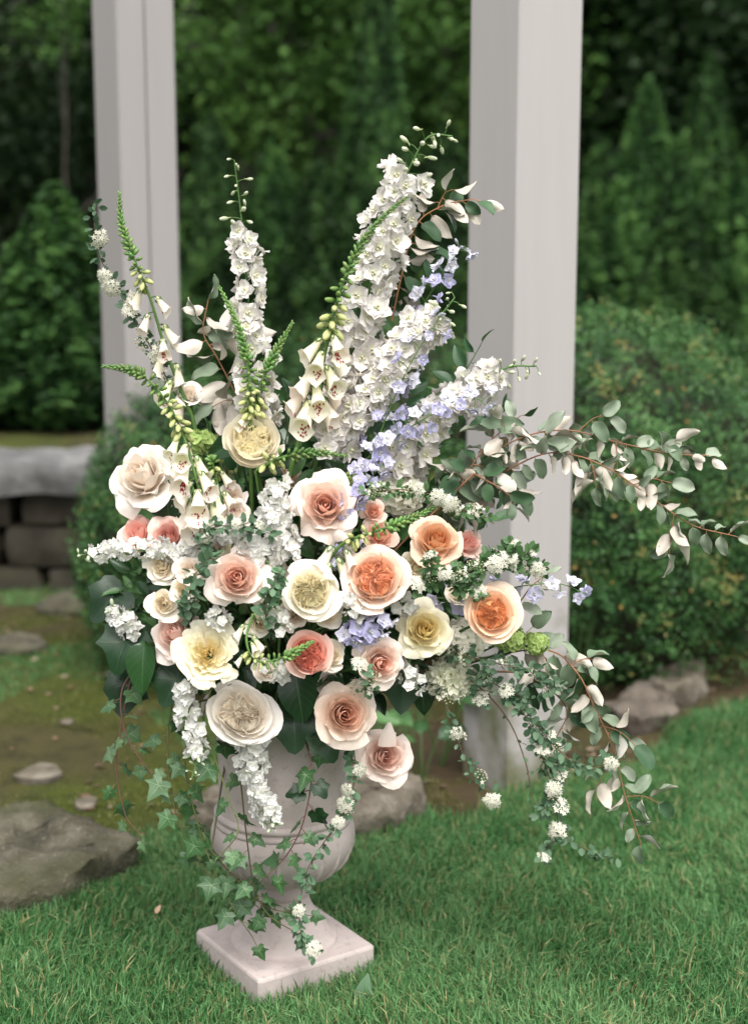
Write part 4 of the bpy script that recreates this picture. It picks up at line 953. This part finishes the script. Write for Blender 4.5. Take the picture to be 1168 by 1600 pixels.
# ------------------------------------------------------------------ leaves
def leaf_grid(asp, tip=.7, fold=.12, curve=.15, wavy=.0, seed=0, nu=5, nv=9, blunt=.75):
    rs=np.random.default_rng(seed); u=np.linspace(-1,1,nu)[None,:]; v=np.linspace(0,1,nv)[:,None]
    wid=asp*.5*np.sin(np.pi*v**tip)**blunt; wid[0]=.01; wid[-1]=.004
    x=u*wid; y=v+0*u; z=fold*np.abs(x)*1.6 - curve*v**2 + wavy*np.sin(v*9+rs.uniform(0,6)+u*2)*np.abs(u)
    return np.stack([x,y,z],-1), np.stack([u+0*v,v+0*u],-1)
def leaf_mesh(name, mat, col, col2=None, **kw):
    P,uv=leaf_grid(**kw); b=MB(); v=uv[...,1]; nv,nu=v.shape; T=[]
    for j in range(nv-1):
        for i in range(nu-1):
            a=j*nu+i; T += [(a,a+1,a+nu+1),(a,a+nu+1,a+nu)]
    b.add(P.reshape(-1,3),T,fade(np.array(col)*.92,np.array(col)*1.08,v).reshape(-1,3),uv=uv.reshape(-1,2))
    if col2 is not None:
        b.add(P.reshape(-1,3)-np.array([0,0,.014]),[t[::-1] for t in T],col2,uv=uv.reshape(-1,2))
    return b.mesh(name,mat)
IVYO=[(.0,.03),(.10,-.10),(.27,-.14),(.44,-.02),(.36,.12),(.42,.22),(.66,.42),(.40,.44),(.26,.52),(.20,.68),(.0,1.0)]
def ivy_mesh(col, vein, seed, mat='ivy', lobes=1.0, IVYO=IVYO):
    rs=np.random.default_rng(seed); R_=np.array([(x*(lobes if 1<i<9 else 1),y) for i,(x,y) in enumerate(IVYO)])
    O=np.vstack([R_,(R_[1:-1]*[-1,1])[::-1]]); O=O*(1+rs.normal(0,.04,O.shape)); c=np.array([0,.24]); n=len(O)
    hz=lambda p: -.22*((p[0])**2+(p[1]-.3)**2)+.10*abs(p[0])+.05*math.sin(p[0]*7+seed)+.03*math.sin(p[1]*8+seed)
    rings=[c+(O-c)*s for s in (.35,.7,1.0)]
    V=[(*c,hz(c)+.0)]; [V.extend([(q[0],q[1],hz(q)) for q in r]) for r in rings]
    F=[(0,1+i,1+(i+1)%n) for i in range(n)]
    for k in range(2):
        a=1+k*n; bb=1+(k+1)*n; F+=[(a+i,bb+i,bb+(i+1)%n,a+(i+1)%n) for i in range(n)]
    b=MB(); cols=np.array([col])*np.ones((len(V),3)); b.add(V,F,cols,uv=np.full((len(V),2),.5))
    for tipi in (10,6,14,3,17):
        tp=O[tipi%n]; L=np.linspace(0,.86,5); d=tp-c; nn=nrm(np.array([-d[1],d[0]]))
        Vv=[];Ff=[]
        for j,l in enumerate(L):
            q=c+d*l; wv=.016*(1-l)+.003
            for sg in (-1,1): e=q+nn*wv*sg; Vv.append((e[0],e[1],hz(e)+.007))
        for j in range(4): Ff.append((2*j,2*j+1,2*j+3,2*j+2))
        b.add(Vv,Ff,vein)
    b.tube([(0,.05,hz((0,.05))),(0,-.1,-.05),(0.02,-.32,-.14)],[.014,.014,.012],vein,seg=4)
    return b.mesh('leaf',MAT[mat])
IVYB=[(0,.02),(.16,-.12),(.36,-.10),(.50,.05),(.46,.18),(.50,.32),(.56,.46),(.38,.55),(.27,.68),(.14,.86),(0,1.0)]
IVYM=[ivy_mesh((.045,.115,.038),(.16,.26,.12),s) for s in range(4)]
IVYD=[ivy_mesh((.012,.042,.014),(.030,.075,.026),10+s,lobes=1.0,IVYO=IVYB) for s in range(3)]
IVYP=[ivy_mesh((.10,.19,.085),(.24,.33,.18),20+s) for s in range(2)]
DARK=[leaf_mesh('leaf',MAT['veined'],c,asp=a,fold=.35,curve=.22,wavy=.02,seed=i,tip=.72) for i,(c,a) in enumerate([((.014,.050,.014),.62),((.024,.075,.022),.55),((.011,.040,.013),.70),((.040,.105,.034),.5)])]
MID=[leaf_mesh('leaf',MAT['leaf'],c,asp=a,fold=.3,curve=.25,wavy=.02,seed=i,tip=.8,nv=7) for i,(c,a) in enumerate([((.055,.14,.042),.42),((.085,.19,.06),.36),((.040,.11,.042),.5)])]
SILV=[leaf_mesh('leaf',MAT['silver'],c,(.58,.53,.44),asp=.52+.06*i,fold=.35,curve=.3,wavy=.06,seed=i,tip=.88,blunt=.55) for i,c in enumerate([(.22,.28,.19),(.30,.35,.26),(.15,.21,.13)])]
SILB=[leaf_mesh('leaf',MAT['silver'],c,(.16,.22,.14),asp=.52,fold=-.35,curve=-.3,wavy=.06,seed=5+i,tip=.88,blunt=.55) for i,c in enumerate([(.58,.52,.44),(.66,.60,.52)])]
SILD=[leaf_mesh('leaf',MAT['silver'],c,(.55,.53,.46),asp=.62,fold=.25,curve=.2,wavy=.04,seed=8+i,tip=.88,blunt=.55) for i,c in enumerate([(.045,.10,.045),(.065,.13,.06)])]

def branch(name,label,cat,path,leaves,n,size,s0=.0,stemr=1.6,stemcol=(.20,.12,.07),seed=0,droop=.5,face=.6,pet=8,from_urn=True,twigs=0,twigl=40,up=0.0,group=None,extra=None,ang=.9):
    """woody or trailing stem with alternate leaves"""
    rs=np.random.default_rng(seed+900); W=[at(*q) for q in path]; vis=spline(W,70); sc=mpp(vis[35]); m=mouth(); base=m if from_urn else vis[0]
    t=thing(name,label,cat,base,group)
    full=np.vstack([spline([m,(m+W[0])/2+np.array([0,-.005,.03]),W[0]],8)[:-1],vis]) if from_urn else vis
    b=MB(); b.tube(full-base,np.linspace(stemr*1.1,stemr*.5,len(full))*sc,stemcol)
    paths=[(vis,s0,1.0,n)]
    for k in range(twigs):
        s=s0+(.9-s0)*(k+.5)/twigs; i=int(s*69); p=vis[i]; tg=nrm(vis[min(69,i+1)]-vis[i-1]); toc=nrm(CAMP-p); sd=nrm(np.cross(tg,toc))*(1 if k%2 else -1)
        e=nrm(tg*.6+sd*.8+rs.normal(0,.2,3)+np.array([0,0,-.25*droop])); L=twigl*sc*rs.uniform(.7,1.3)
        tw=spline([p,p+e*L*.55+np.array([0,0,.05*L]),p+e*L+np.array([0,0,-.25*L*droop])],16)
        b.tube(tw-base,np.linspace(stemr*.6,stemr*.3,16)*sc,stemcol,seg=4); paths.append((tw,.25,1.0,max(3,int(twigl/9))))
    for pth,a0,a1,nn in paths:
        N=len(pth)-1
        for i in range(nn):
            f=i/max(1,nn-1); s=a0+(a1-a0)*f; g=s*N; k=int(min(N-1,g)); p=pth[k]+(pth[k+1]-pth[k])*(g-k); tg=nrm(pth[k+1]-pth[k]); toc=nrm(CAMP-p)
            sd=nrm(np.cross(tg,toc))*(1 if i%2 else -1)
            yd=nrm(tg*(1-ang*.5)+sd*ang+np.array([0,0,-1])*droop*rs.uniform(.4,1.3)+np.array([0,0,up])+rs.normal(0,.28,3))
            if i==nn-1: yd=nrm(tg+rs.normal(0,.2,3)+np.array([0,0,-droop*.5]))
            zt=nrm(toc*face+np.array([0,0,.45])+rs.normal(0,.55,3)); z=nrm(zt-np.dot(zt,yd)*yd); x=np.cross(yd,z)
            q=p+yd*pet*sc*rs.uniform(.6,1.2)
            b.tube(np.array([p,(p+q)/2+z*.1*pet*sc,q+yd*2*sc])-base,[.7*sc,.6*sc,.6*sc],stemcol,seg=4)
            sz=size*sc*rs.uniform(.72,1.15)*(1-.25*f*(pth is vis))
            link('leaf',leaves[rs.integers(0,len(leaves))],t,M4(np.stack([x,yd,z],1),q-base,sz))
    link('stem',b.mesh('branch_stem',MAT['stem']),t); return t
EL=dict(cat='leafy branch',stemcol=(.26,.13,.07),pet=5)
branch('silverberry_branch','upper silvery leaved branch stretching far out past the post',path=[(660,800,.03),(725,745,-.03),(800,690,-.09),(880,672,-.1),(960,690,-.1),(1040,708,-.11),(1108,712,-.11)],leaves=SILV+SILB,n=44,size=39,s0=.12,seed=1,twigs=7,twigl=44,droop=.7,**EL)
branch('silverberry_branch','lower silvery branch drooping to pale leaves at its far end',path=[(680,830,.03),(755,760,-.05),(840,712,-.12),(900,712,-.12),(960,738,-.12),(1020,780,-.13),(1080,820,-.13),(1148,838,-.13)],leaves=SILV+SILB[:1],n=46,size=41,s0=.12,seed=2,twigs=6,twigl=46,droop=.55,**EL)
branch('silverberry_branch','long silvery branch hanging to the grass beyond the post',path=[(740,1030,-.02),(850,1015,-.12),(900,1050,-.16),(930,1110,-.16),(958,1170,-.16),(975,1240,-.17),(1000,1318,-.17)],leaves=SILV+SILD[:1]+SILB[:1],n=32,size=42,s0=.12,seed=3,twigs=7,twigl=40,droop=.5,**EL)
branch('silverberry_branch','high dark leaved branch with an orange stem behind the tallest delphinium',path=[(600,560,.06),(625,440,.06),(648,355,.06),(690,322,.06),(735,312,.06),(752,315,.06)],leaves=SILD+SILB[:1],n=24,size=48,s0=.25,seed=4,twigs=3,twigl=36,droop=.9,cat='leafy branch',stemcol=(.36,.17,.08),pet=6)
branch('silverberry_branch','short silvery branch at the root of the two long ones',path=[(660,840,.03),(700,780,-.02),(735,730,-.08),(765,690,-.08),(812,650,-.08)],leaves=SILV+SILD[:1],n=26,size=42,s0=.05,seed=5,twigs=5,twigl=40,droop=.6,**EL)
branch('silverberry_branch','silvery sprig beside the green snowball flowers',path=[(760,985,-.1),(800,955,-.12),(828,918,-.13),(850,900,-.13)],leaves=SILV,n=9,size=40,s0=.2,seed=6,droop=.5,**EL)
branch('silverberry_branch','pale underleafed branch at the back beside the slender delphinium',path=[(400,690,.03),(370,620,.03),(340,560,.03),(318,520,.03),(325,470,.03)],leaves=SILB+SILV[:1],n=18,size=58,s0=.1,seed=7,droop=.5,twigs=2,twigl=40,**EL)
branch('silverberry_branch','leafy sprig hanging under the short silvery branch',path=[(740,740,-.1),(790,770,-.11),(805,800,-.11),(792,805,-.11)],leaves=SILD+SILV,n=9,size=42,s0=.1,seed=8,droop=.6,**EL)
branch('silverberry_branch','silvery sprig low beside the post foot',path=[(800,1050,-.12),(850,1070,-.13),(885,1110,-.13),(870,1150,-.13)],leaves=SILD+SILV,n=10,size=44,s0=.1,seed=9,droop=.6,**EL)

IV=dict(cat='ivy',pet=15,face=.9)
RED=(.15,.075,.06)
branch('ivy_vine','reddish ivy vine trailing down at the wall side below the big ivy leaves',path=[(215,1040,-.12),(192,1075,-.13),(190,1120,-.13),(205,1165,-.13),(230,1200,-.13),(246,1228,-.13)],leaves=IVYP+IVYM[:2],n=8,size=30,s0=.15,stemcol=RED,seed=20,droop=.7,**IV)
branch('ivy_vine','outermost ivy vine hanging to the boulder side grass',path=[(205,1060,-.1),(190,1130,-.1),(182,1200,-.1),(195,1270,-.1),(215,1300,-.1)],leaves=IVYP+IVYM[:2],n=7,size=31,s0=.3,stemcol=RED,seed=21,droop=.6,**IV)
branch('ivy_vine','long ivy vine trailing down to the plinth edge',path=[(275,1070,-.13),(262,1160,-.13),(272,1260,-.13),(300,1330,-.12),(345,1385,-.12),(400,1415,-.12)],leaves=IVYM+IVYP[:1],n=13,size=36,s0=.12,stemcol=(.12,.12,.05),seed=22,droop=.5,**IV)
branch('ivy_vine','ivy vine falling beside the urn with star leaves near the plinth',path=[(300,1100,-.14),(290,1200,-.14),(310,1290,-.14),(330,1350,-.14),(365,1420,-.14),(395,1465,-.14)],leaves=IVYM,n=12,size=36,s0=.15,stemcol=(.12,.13,.05),seed=23,droop=.5,**IV)
branch('ivy_vine','pale green ivy tendril close along the urn body',path=[(330,1075,-.17),(318,1130,-.17),(338,1190,-.17),(358,1250,-.17),(372,1300,-.17),(340,1340,-.16)],leaves=IVYM+IVYP[:1],n=8,size=36,s0=.3,stemcol=(.17,.20,.07),seed=24,droop=.4,**IV)
branch('ivy_vine','long bare stemmed ivy curving across the urn neck',path=[(370,1150,-.17),(378,1240,-.17),(388,1330,-.16),(398,1390,-.15),(420,1430,-.15),(458,1455,-.15)],leaves=IVYM,n=8,size=34,s0=.45,stemcol=(.13,.11,.05),seed=25,droop=.3,**IV)
branch('ivy_vine','ivy vine with small dark leaves down the front of the urn',path=[(476,1150,-.13),(487,1200,-.165),(482,1250,-.17),(468,1300,-.17),(445,1340,-.16),(415,1370,-.16)],leaves=[IVYM[0],IVYD[0],IVYM[1]],n=12,size=34,s0=.1,stemcol=RED,seed=26,droop=.6,**IV)
branch('ivy_vine','short ivy runner across the plinth top',path=[(330,1330,-.13),(380,1385,-.13),(420,1418,-.13),(470,1428,-.14)],leaves=IVYM,n=8,size=36,s0=.1,stemcol=(.13,.12,.05),seed=27,droop=.4,**IV)
# single big leaves in the collar of the bouquet
def big_leaf(label,x,y,px,dirpx,mesh,off,tilt=(0,0),name='ivy_leaf'):
    """x,y: middle of the blade; dirpx: where the tip points in the picture plane"""
    p=at(x,y,off); sc=mpp(p); toc=nrm(CAMP-p); right=np.array([1,0,0.]); upv=nrm(np.cross(right,-toc)); upv=upv if upv[2]>0 else -upv
    yd=nrm(right*dirpx[0]-upv*dirpx[1]); z=nrm(toc+right*tilt[0]+upv*tilt[1]); z=nrm(z-np.dot(z,yd)*yd); xx=np.cross(yd,z)
    L=px*sc; base=p-yd*L*.45; m=mouth(); t=thing(name,label,'leaf',m)
    link('blade',mesh,t,M4(np.stack([xx,yd,z],1),base-m,L))
    b=MB(); b.tube(spline([m-m,(base-m)*.5-z*.03,base-m+yd*.004],8),1.7*sc,(.06,.10,.03)); link('stem',b.mesh('leaf_stem',MAT['stem']),t); return t
for a in [('broad glossy ivy leaf pointing down beside the white stock tuft',190,1018,78,(-.35,1),IVYD[0],-.14,(-.2,.2)),
          ('glossy ivy leaf overlapping the broad one below the dusty pink rose',222,1040,88,(-.1,1),DARK[1],-.16,(-.3,.2)),
          ('dark ivy leaf half in shade farthest out at the wall side',165,945,74,(-.7,.7),IVYD[1],-.05,(-.3,.3)),
          ('dark drooping ivy leaf below the wall side leaves',195,1085,70,(-.2,1),IVYD[2],-.1,(-.3,0)),
          ('large dark veined leaf hanging between the coral rose and the shell pink one',466,1084,88,(.15,1),DARK[2],-.185,(-.1,.25)),
          ('dark lobed leaf lapping over the urn rim',460,1142,76,(.05,1),IVYD[1],-.165,(0,.3)),
          ('small dark leaf under the shell pink rose',512,1165,58,(.4,1),IVYD[0],-.17,(.1,.2)),
          ('glossy leaf under the high cream rose',350,700,58,(-.8,.4),DARK[0],-.06,(0,.3)),
          ('glossy leaf below the blush white rose',262,795,60,(.0,1),DARK[2],-.06,(-.3,.2)),
          ('dark leaf between the stock and the star-shaped rose',470,850,56,(.6,.6),DARK[1],-.16,(.1,.3)),
          ('dark leaf by the urn rim under the open yellow rose',268,1075,70,(-.5,1),IVYD[1],-.16,(-.2,.2)),
          ('round leaf at the back beside the lilac sprays',690,755,56,(.6,-.5),DARK[3],.0,(.2,.4)),
          ('dark leaf under the greenish carnation',660,1080,70,(.1,1),DARK[0],-.08,(.1,.2)),
          ('dark leaf hanging under the blush rose and larkspur',630,1080,70,(-.1,1),IVYD[2],-.1,(.1,.2)),
          ('dark leaf peeping out by the orange peach rose',700,910,50,(.3,.9),DARK[2],-.08,(.1,.2))]:
    big_leaf(*a)

# ------------------------------------------------------------------ spirea sprays
def tiny_cluster(seed, n, open_=True):
    rs=np.random.default_rng(seed); b=MB()
    for i in range(n):
        a=i*2.4; r=.85*math.sqrt((i+.5)/n); z=.55*(1-r*r)+rs.uniform(-.06,.06); c=np.array([r*math.cos(a),r*math.sin(a),z]); d=nrm([r*math.cos(a)*.8,r*math.sin(a)*.8,1])+rs.normal(0,.15,3); R_=frame(d)
        b.tube([(0,0,-.3),c],.012,(.12,.18,.06),seg=3)
        if open_ or rs.random()<.2:
            s=.29*rs.uniform(.85,1.15); V=[c]; ph=rs.uniform(0,6)
            for k in range(10):
                rr=s*(1 if k%2 else .45); aa=ph+k*.6283; V.append(c+R_@np.array([rr*math.cos(aa),rr*math.sin(aa),.06*s+.25*s*(k%2)]))
            b.add(V,[(0,1+k,1+(k+1)%10) for k in range(10)],(.74,.72,.62))
            b.ell(c+R_@np.array([0,0,.04]),(.06,.06,.05),(.62,.60,.25),seg=4,rings=2)
        else:
            s=.085*rs.uniform(.8,1.2); b.ell(c,(s,s,s),(.70,.66,.44),seg=5,rings=3)
    return b.mesh('blossom_cluster',MAT['petal'])
TC=[tiny_cluster(s,24,True) for s in range(3)]; TB=[tiny_cluster(10+s,20,False) for s in range(2)]
def spirea(label,path,nleaf,clusters,seed,leafpx=11,stemr=1.1,budfrac=.3,tone=0,cpx=15,branches=0):
    rs=np.random.default_rng(seed+500); W=[at(*q) for q in path]; vis=spline(W,80); sc=mpp(vis[40]); m=mouth(); t=thing('spirea_branch',label,'spirea',m)
    full=np.vstack([spline([m,(m+W[0])/2+np.array([0,-.005,.03]),W[0]],8)[:-1],vis])
    sb=MB(); sb.tube(full-m,np.linspace(stemr*1.2,stemr*.45,len(full))*sc,(.13,.085,.055)); lb=MB()
    c1,c2=[((.065,.135,.070),(.12,.21,.115)),((.05,.115,.04),(.09,.18,.065))][tone]
    segs=[(vis,nleaf)]
    for k in range(branches):
        i=int(80*(.15+.7*(k+.5)/branches)); p=vis[i]; tg=nrm(vis[i+1]-vis[i]); toc=nrm(CAMP-p); e=nrm(tg*.7+np.cross(tg,toc)*rs.choice([-1,1])*.7+rs.normal(0,.25,3)); L=rs.uniform(26,48)*sc
        tw=spline([p,p+e*L*.5,p+e*L+np.array([0,0,-.15*L])],12); sb.tube(tw-m,.6*sc,(.13,.085,.055),seg=4); segs.append((tw,int(nleaf*.22)))
        if rs.random()<.75: q=tw[-1]; link('blossom_cluster',(TB if rs.random()<budfrac else TC)[rs.integers(0,2)],t,M4(frame(nrm(toc+np.array([0,0,.6])+rs.normal(0,.4,3)),roll=rs.uniform(0,6)),q-m,cpx*sc*rs.uniform(.6,1)))
    for pth,nn in segs:
        N=len(pth)-1
        for i in range(nn):
            g=(.04+.96*rs.random())*N; k=int(min(N-1,g)); p=pth[k]+(pth[k+1]-pth[k])*(g-k); tg=nrm(pth[k+1]-pth[k]); toc=nrm(CAMP-p)
            yd=nrm(rs.normal(0,1,3)+tg*.5); zt=nrm(toc*.7+np.array([0,0,.5])+rs.normal(0,.5,3)); z=nrm(zt-np.dot(zt,yd)*yd); x=np.cross(yd,z)
            L=leafpx*sc*rs.uniform(.65,1.3); q=p+yd*rs.uniform(1,8)*sc-m; wv=L*.30
            V=[q,q+yd*L*.35+x*wv+z*L*.08,q+yd*L*.75+x*wv*.85+z*L*.06,q+yd*L,q+yd*L*.75-x*wv*.85+z*L*.06,q+yd*L*.35-x*wv+z*L*.08]
            lb.add(V,[(0,1,2,3),(0,3,4,5)],np.array(fade(c1,c2,np.array(rs.random()))))
    for s in clusters:
        g=s*79; k=int(min(78,g)); p=vis[k]; toc=nrm(CAMP-p); e=nrm(toc*.5+np.array([0,0,.4])+rs.normal(0,.5,3)); q=p+e*8*sc
        sb.tube(np.array([p,q])-m,.6*sc,(.12,.15,.06),seg=4)
        link('blossom_cluster',(TB if rs.random()<budfrac else TC)[rs.integers(0,2)],t,M4(frame(nrm(e+toc*.6),roll=rs.uniform(0,6)),q-m,cpx*sc*rs.uniform(.8,1.15)))
    link('stem',sb.mesh('spirea_stem',MAT['stem']),t); o=link('leaves',lb.mesh('spirea_leaves',MAT['tiny']),t); o['kind']='stuff'; return t
spirea('upright spirea spray with white tufts beside the straight tipped foxglove',[(275,620,.02),(245,560,.02),(215,505,.02),(190,460,.02),(160,410,.02),(148,360,.02),(150,318,.02)],110,[.12,.25,.30,.45,.52,.62,.66,.86],1,leafpx=13,cpx=17)
spirea('dark spirea spray with cream buds across the back hydrangea',[(560,775,-.19),(620,765,-.19),(680,775,-.18),(730,800,-.17),(765,810,-.16)],130,[.1,.2,.3,.38,.48,.58,.66,.75,.85,.92],2,leafpx=13,budfrac=.45,tone=1,cpx=14)
spirea('bushy spirea spray full of cream buds below the apricot rose',[(630,925,-.22),(680,905,-.22),(740,890,-.2),(800,880,-.19),(850,890,-.19)],190,[.08,.16,.22,.3,.36,.42,.5,.58,.66,.72,.8,.9,.97],3,leafpx=15,budfrac=.5,tone=1,cpx=15,branches=6)
spirea('thin spirea trailing from the carnation to a white tuft above the lawn',[(640,1030,-.06),(690,1090,-.15),(712,1150,-.17),(735,1205,-.17),(772,1248,-.17)],70,[.2,.4,.55,.62,.86,.99],4,leafpx=12,budfrac=.5,cpx=14)
spirea('long reddish bare twig of spirea falling before the post foot',[(650,1030,-.06),(730,1060,-.15),(790,1120,-.18),(820,1190,-.18),(835,1255,-.18),(868,1275,-.18)],16,[],5,leafpx=9,stemr=1.6)
spirea('leafy grey-green spirea cascading before the post with white tufts at its end',[(680,1030,-.06),(760,1060,-.17),(815,1110,-.19),(845,1180,-.19),(865,1240,-.19),(875,1295,-.19),(910,1325,-.19),(965,1335,-.19)],190,[.06,.16,.34,.55,.66,.70,.74,.80],6,leafpx=14,budfrac=.3,cpx=16,branches=6)
spirea('spirea spray over the hydrangea beside the orange peach rose',[(670,1010,-.08),(730,1025,-.19),(790,1040,-.2),(850,1050,-.2),(880,1085,-.2)],110,[.1,.25,.42,.6],7,leafpx=14,cpx=14,budfrac=.5,branches=3)
spirea('short leafy spirea side shoot crossing the hanging silvery branch',[(800,1085,-.14),(870,1170,-.19),(915,1200,-.19),(958,1190,-.19)],90,[.45,.5,.98],8,leafpx=15,budfrac=.7,cpx=12)
spirea('spirea trailing down past the urn bowl to the plinth',[(540,1110,-.10),(555,1200,-.16),(540,1265,-.17),(510,1310,-.17),(480,1360,-.17),(468,1420,-.17),(472,1465,-.17),(495,1492,-.17)],150,[.08,.14,.24,.30,.36,.40,.44,.82,.98],9,leafpx=15,budfrac=.15,cpx=14)
spirea('spirea sprig over the white stock above the salmon-hearted rose',[(330,900,-.2),(318,850,-.22),(330,825,-.22),(385,822,-.23),(425,835,-.23)],130,[.2,.4,.55,.7,.85],10,leafpx=14,budfrac=.7,cpx=11)
spirea('spirea sprig between the salmon-hearted rose and the buttery cream one',[(430,1000,-.14),(415,960,-.26),(425,920,-.29),(440,890,-.28)],95,[.3,.5,.7],11,leafpx=15,budfrac=.6,cpx=10)
spirea('spirea sprig climbing over the cream spray roses',[(300,985,-.12),(298,945,-.23),(300,905,-.25),(330,870,-.25)],110,[.4,.6,.8],12,leafpx=17,budfrac=.5,cpx=9)
spirea('budded spirea tuft between the blush and shell pink roses',[(540,1070,-.12),(578,1078,-.22),(570,1050,-.25),(548,1045,-.25)],60,[.3,.45,.6,.75,.95],13,leafpx=11,budfrac=.5,cpx=15)

# ------------------------------------------------------------------ filling greenery
k=0
rsf=np.random.default_rng(77)
NICK=['high cream rose','blush white rose','star-shaped rose','salmon-hearted rose','buttery cream rose','peach-centred rose','apricot rose','pink bud','pale yellow rose','orange peach rose','wide open yellow rose','dusty pink rose','coral cupped rose','blush rose by the larkspur','broad white rose','shell pink rose','lowest hanging rose','side-on salmon rose','salmon pink rose','peeping salmon rose','pale pink peeping rose','small salmon bud']
def near(x,y):
    i=min(range(len(ROSES)),key=lambda i:(ROSES[i][1]-x)**2+(ROSES[i][2]-y)**2); return NICK[i]
for ring,(nn,lo,hi) in enumerate([(64,.62,.92),(34,.30,.6)]):
    for i in range(nn):
        a=rsf.uniform(0,2*math.pi); r=math.sqrt(rsf.uniform(lo**2,hi**2)); x=455+300*r*math.cos(a); y=920-215*r*math.sin(a)
        if y>1130: continue
        off=bulge(x,y)+.055+rsf.uniform(0,.10)
        x2=455+ (x-455)*.55; y2=980+(y-980)*.5
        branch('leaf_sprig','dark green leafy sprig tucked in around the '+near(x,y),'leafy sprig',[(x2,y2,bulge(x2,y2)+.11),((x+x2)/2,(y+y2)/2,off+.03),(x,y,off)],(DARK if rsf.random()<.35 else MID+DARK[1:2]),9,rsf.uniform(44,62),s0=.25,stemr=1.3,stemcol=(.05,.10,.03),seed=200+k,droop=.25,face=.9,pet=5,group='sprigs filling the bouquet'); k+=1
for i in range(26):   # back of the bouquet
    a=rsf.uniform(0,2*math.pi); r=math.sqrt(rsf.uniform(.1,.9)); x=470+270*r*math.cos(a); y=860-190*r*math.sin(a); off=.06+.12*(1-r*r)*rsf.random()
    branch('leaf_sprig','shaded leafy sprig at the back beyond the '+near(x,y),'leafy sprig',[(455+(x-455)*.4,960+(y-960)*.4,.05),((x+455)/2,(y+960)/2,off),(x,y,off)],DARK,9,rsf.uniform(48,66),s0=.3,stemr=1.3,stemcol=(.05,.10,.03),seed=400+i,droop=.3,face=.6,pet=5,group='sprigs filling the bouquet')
# taller green foliage between the spikes
for i,(pth,lv,n,sz,lab) in enumerate([
    ([(480,740,-.04),(515,660,-.02),(528,600,.0),(545,560,.0)],MID+DARK[1:2],12,60,'long leaved green stem between the tall foxglove and the thick delphinium'),
    ([(620,760,.04),(680,660,.05),(715,600,.05),(750,540,.05)],MID,16,46,'loose fresh green sprig rising toward the post'),
    ([(640,720,.05),(625,620,.06),(620,540,.06),(640,480,.06)],DARK[1:]+MID,14,50,'dark leaved stem between the lilac larkspur and the thick delphinium'),
    ([(350,740,.03),(330,680,.04),(320,640,.04)],DARK[:2]+MID[:1],10,54,'dark leafy stem behind the spotted foxglove bells'),
    ([(430,740,.0),(448,680,.02),(450,620,.02)],DARK[1:]+MID,12,52,'green leafy stem behind the high cream rose'),
    ([(560,760,.02),(575,690,.04),(570,640,.04)],DARK[1:]+MID,12,50,'leafy stem deep behind the arching delphinium'),
    ([(470,790,-.1),(460,760,-.1),(440,730,-.1)],MID+DARK[1:],9,46,'bright leafy sprig under the level lime foxglove')]):
    branch('leafy_stem',lab,'leafy sprig',pth,lv,n,sz,s0=.1,stemr=1.6,stemcol=(.06,.12,.035),seed=600+i,droop=.15,face=.7,pet=5,up=.2)

# ------------------------------------------------------------------ small plants and fallen leaves on the ground
def seedling(label,px,py,Yg,hpx,n,lp,seed):
    g=gnd(px,py); rs=np.random.default_rng(seed); t=thing('woodland_plant',label,'plant',(g[0],g[1],float(ground_z(g[0],g[1])))); sc=mpp(g); b=MB()
    for k in range(n):
        a=rs.uniform(0,6.28); L=hpx*sc*rs.uniform(.5,1); e=np.array([math.cos(a)*.35,math.sin(a)*.35,1.])*L
        b.tube(spline([(0,0,-.01),e*.5+rs.normal(0,.004,3),e],7),1.3*sc,(.07,.13,.04))
        yd=nrm(e+np.array([math.cos(a),math.sin(a),-.5])*L); z=nrm(np.array([0,-.6,.8])-np.dot(np.array([0,-.6,.8]),yd)*yd)
        link('leaf',(MID+DARK[3:])[rs.integers(0,4)],t,M4(np.stack([np.cross(yd,z),yd,z],1),e,lp*sc*rs.uniform(.7,1.2)))
    link('stem',b.mesh('plant_stem',MAT['stem']),t)
seedling('broad leaved seedling growing up between the post and the large boxwood',893,1130,0,330,9,58,1)
seedling('green seedling with one pale oval leaf behind the lowest rose',660,1225,0,110,5,60,2)
seedling('clump of low leaves in the dark soil between post and rock',690,1200,0,140,7,60,3)
def fallen(label,px,py,lpx,mesh,dirv,zn):
    p=gnd(px,py,.035); sc=mpp(p); yd=nrm(dirv); z=nrm(np.array(zn)-np.dot(zn,yd)*yd); o=link('fallen_leaf',mesh); o.matrix_basis=M4(np.stack([np.cross(yd,z),yd,z],1),p-yd*lpx*sc*.5,lpx*sc); tag(o,label,'leaf')
fallen('pale green fallen leaf standing in the lawn by the plinth corner',568,1548,52,leaf_mesh('fallen_leaf',MAT['silver'],(.09,.17,.09),(.12,.19,.12),asp=.5,seed=3),(.25,.25,.9),(0,-1,.5))
fallen('small tan fallen leaf in the grass beside the boulder',247,1420,16,leaf_mesh('fallen_leaf',MAT['litter'],(.40,.27,.18),asp=.5,seed=4),(.3,.5,.5),(0,-.6,.8))
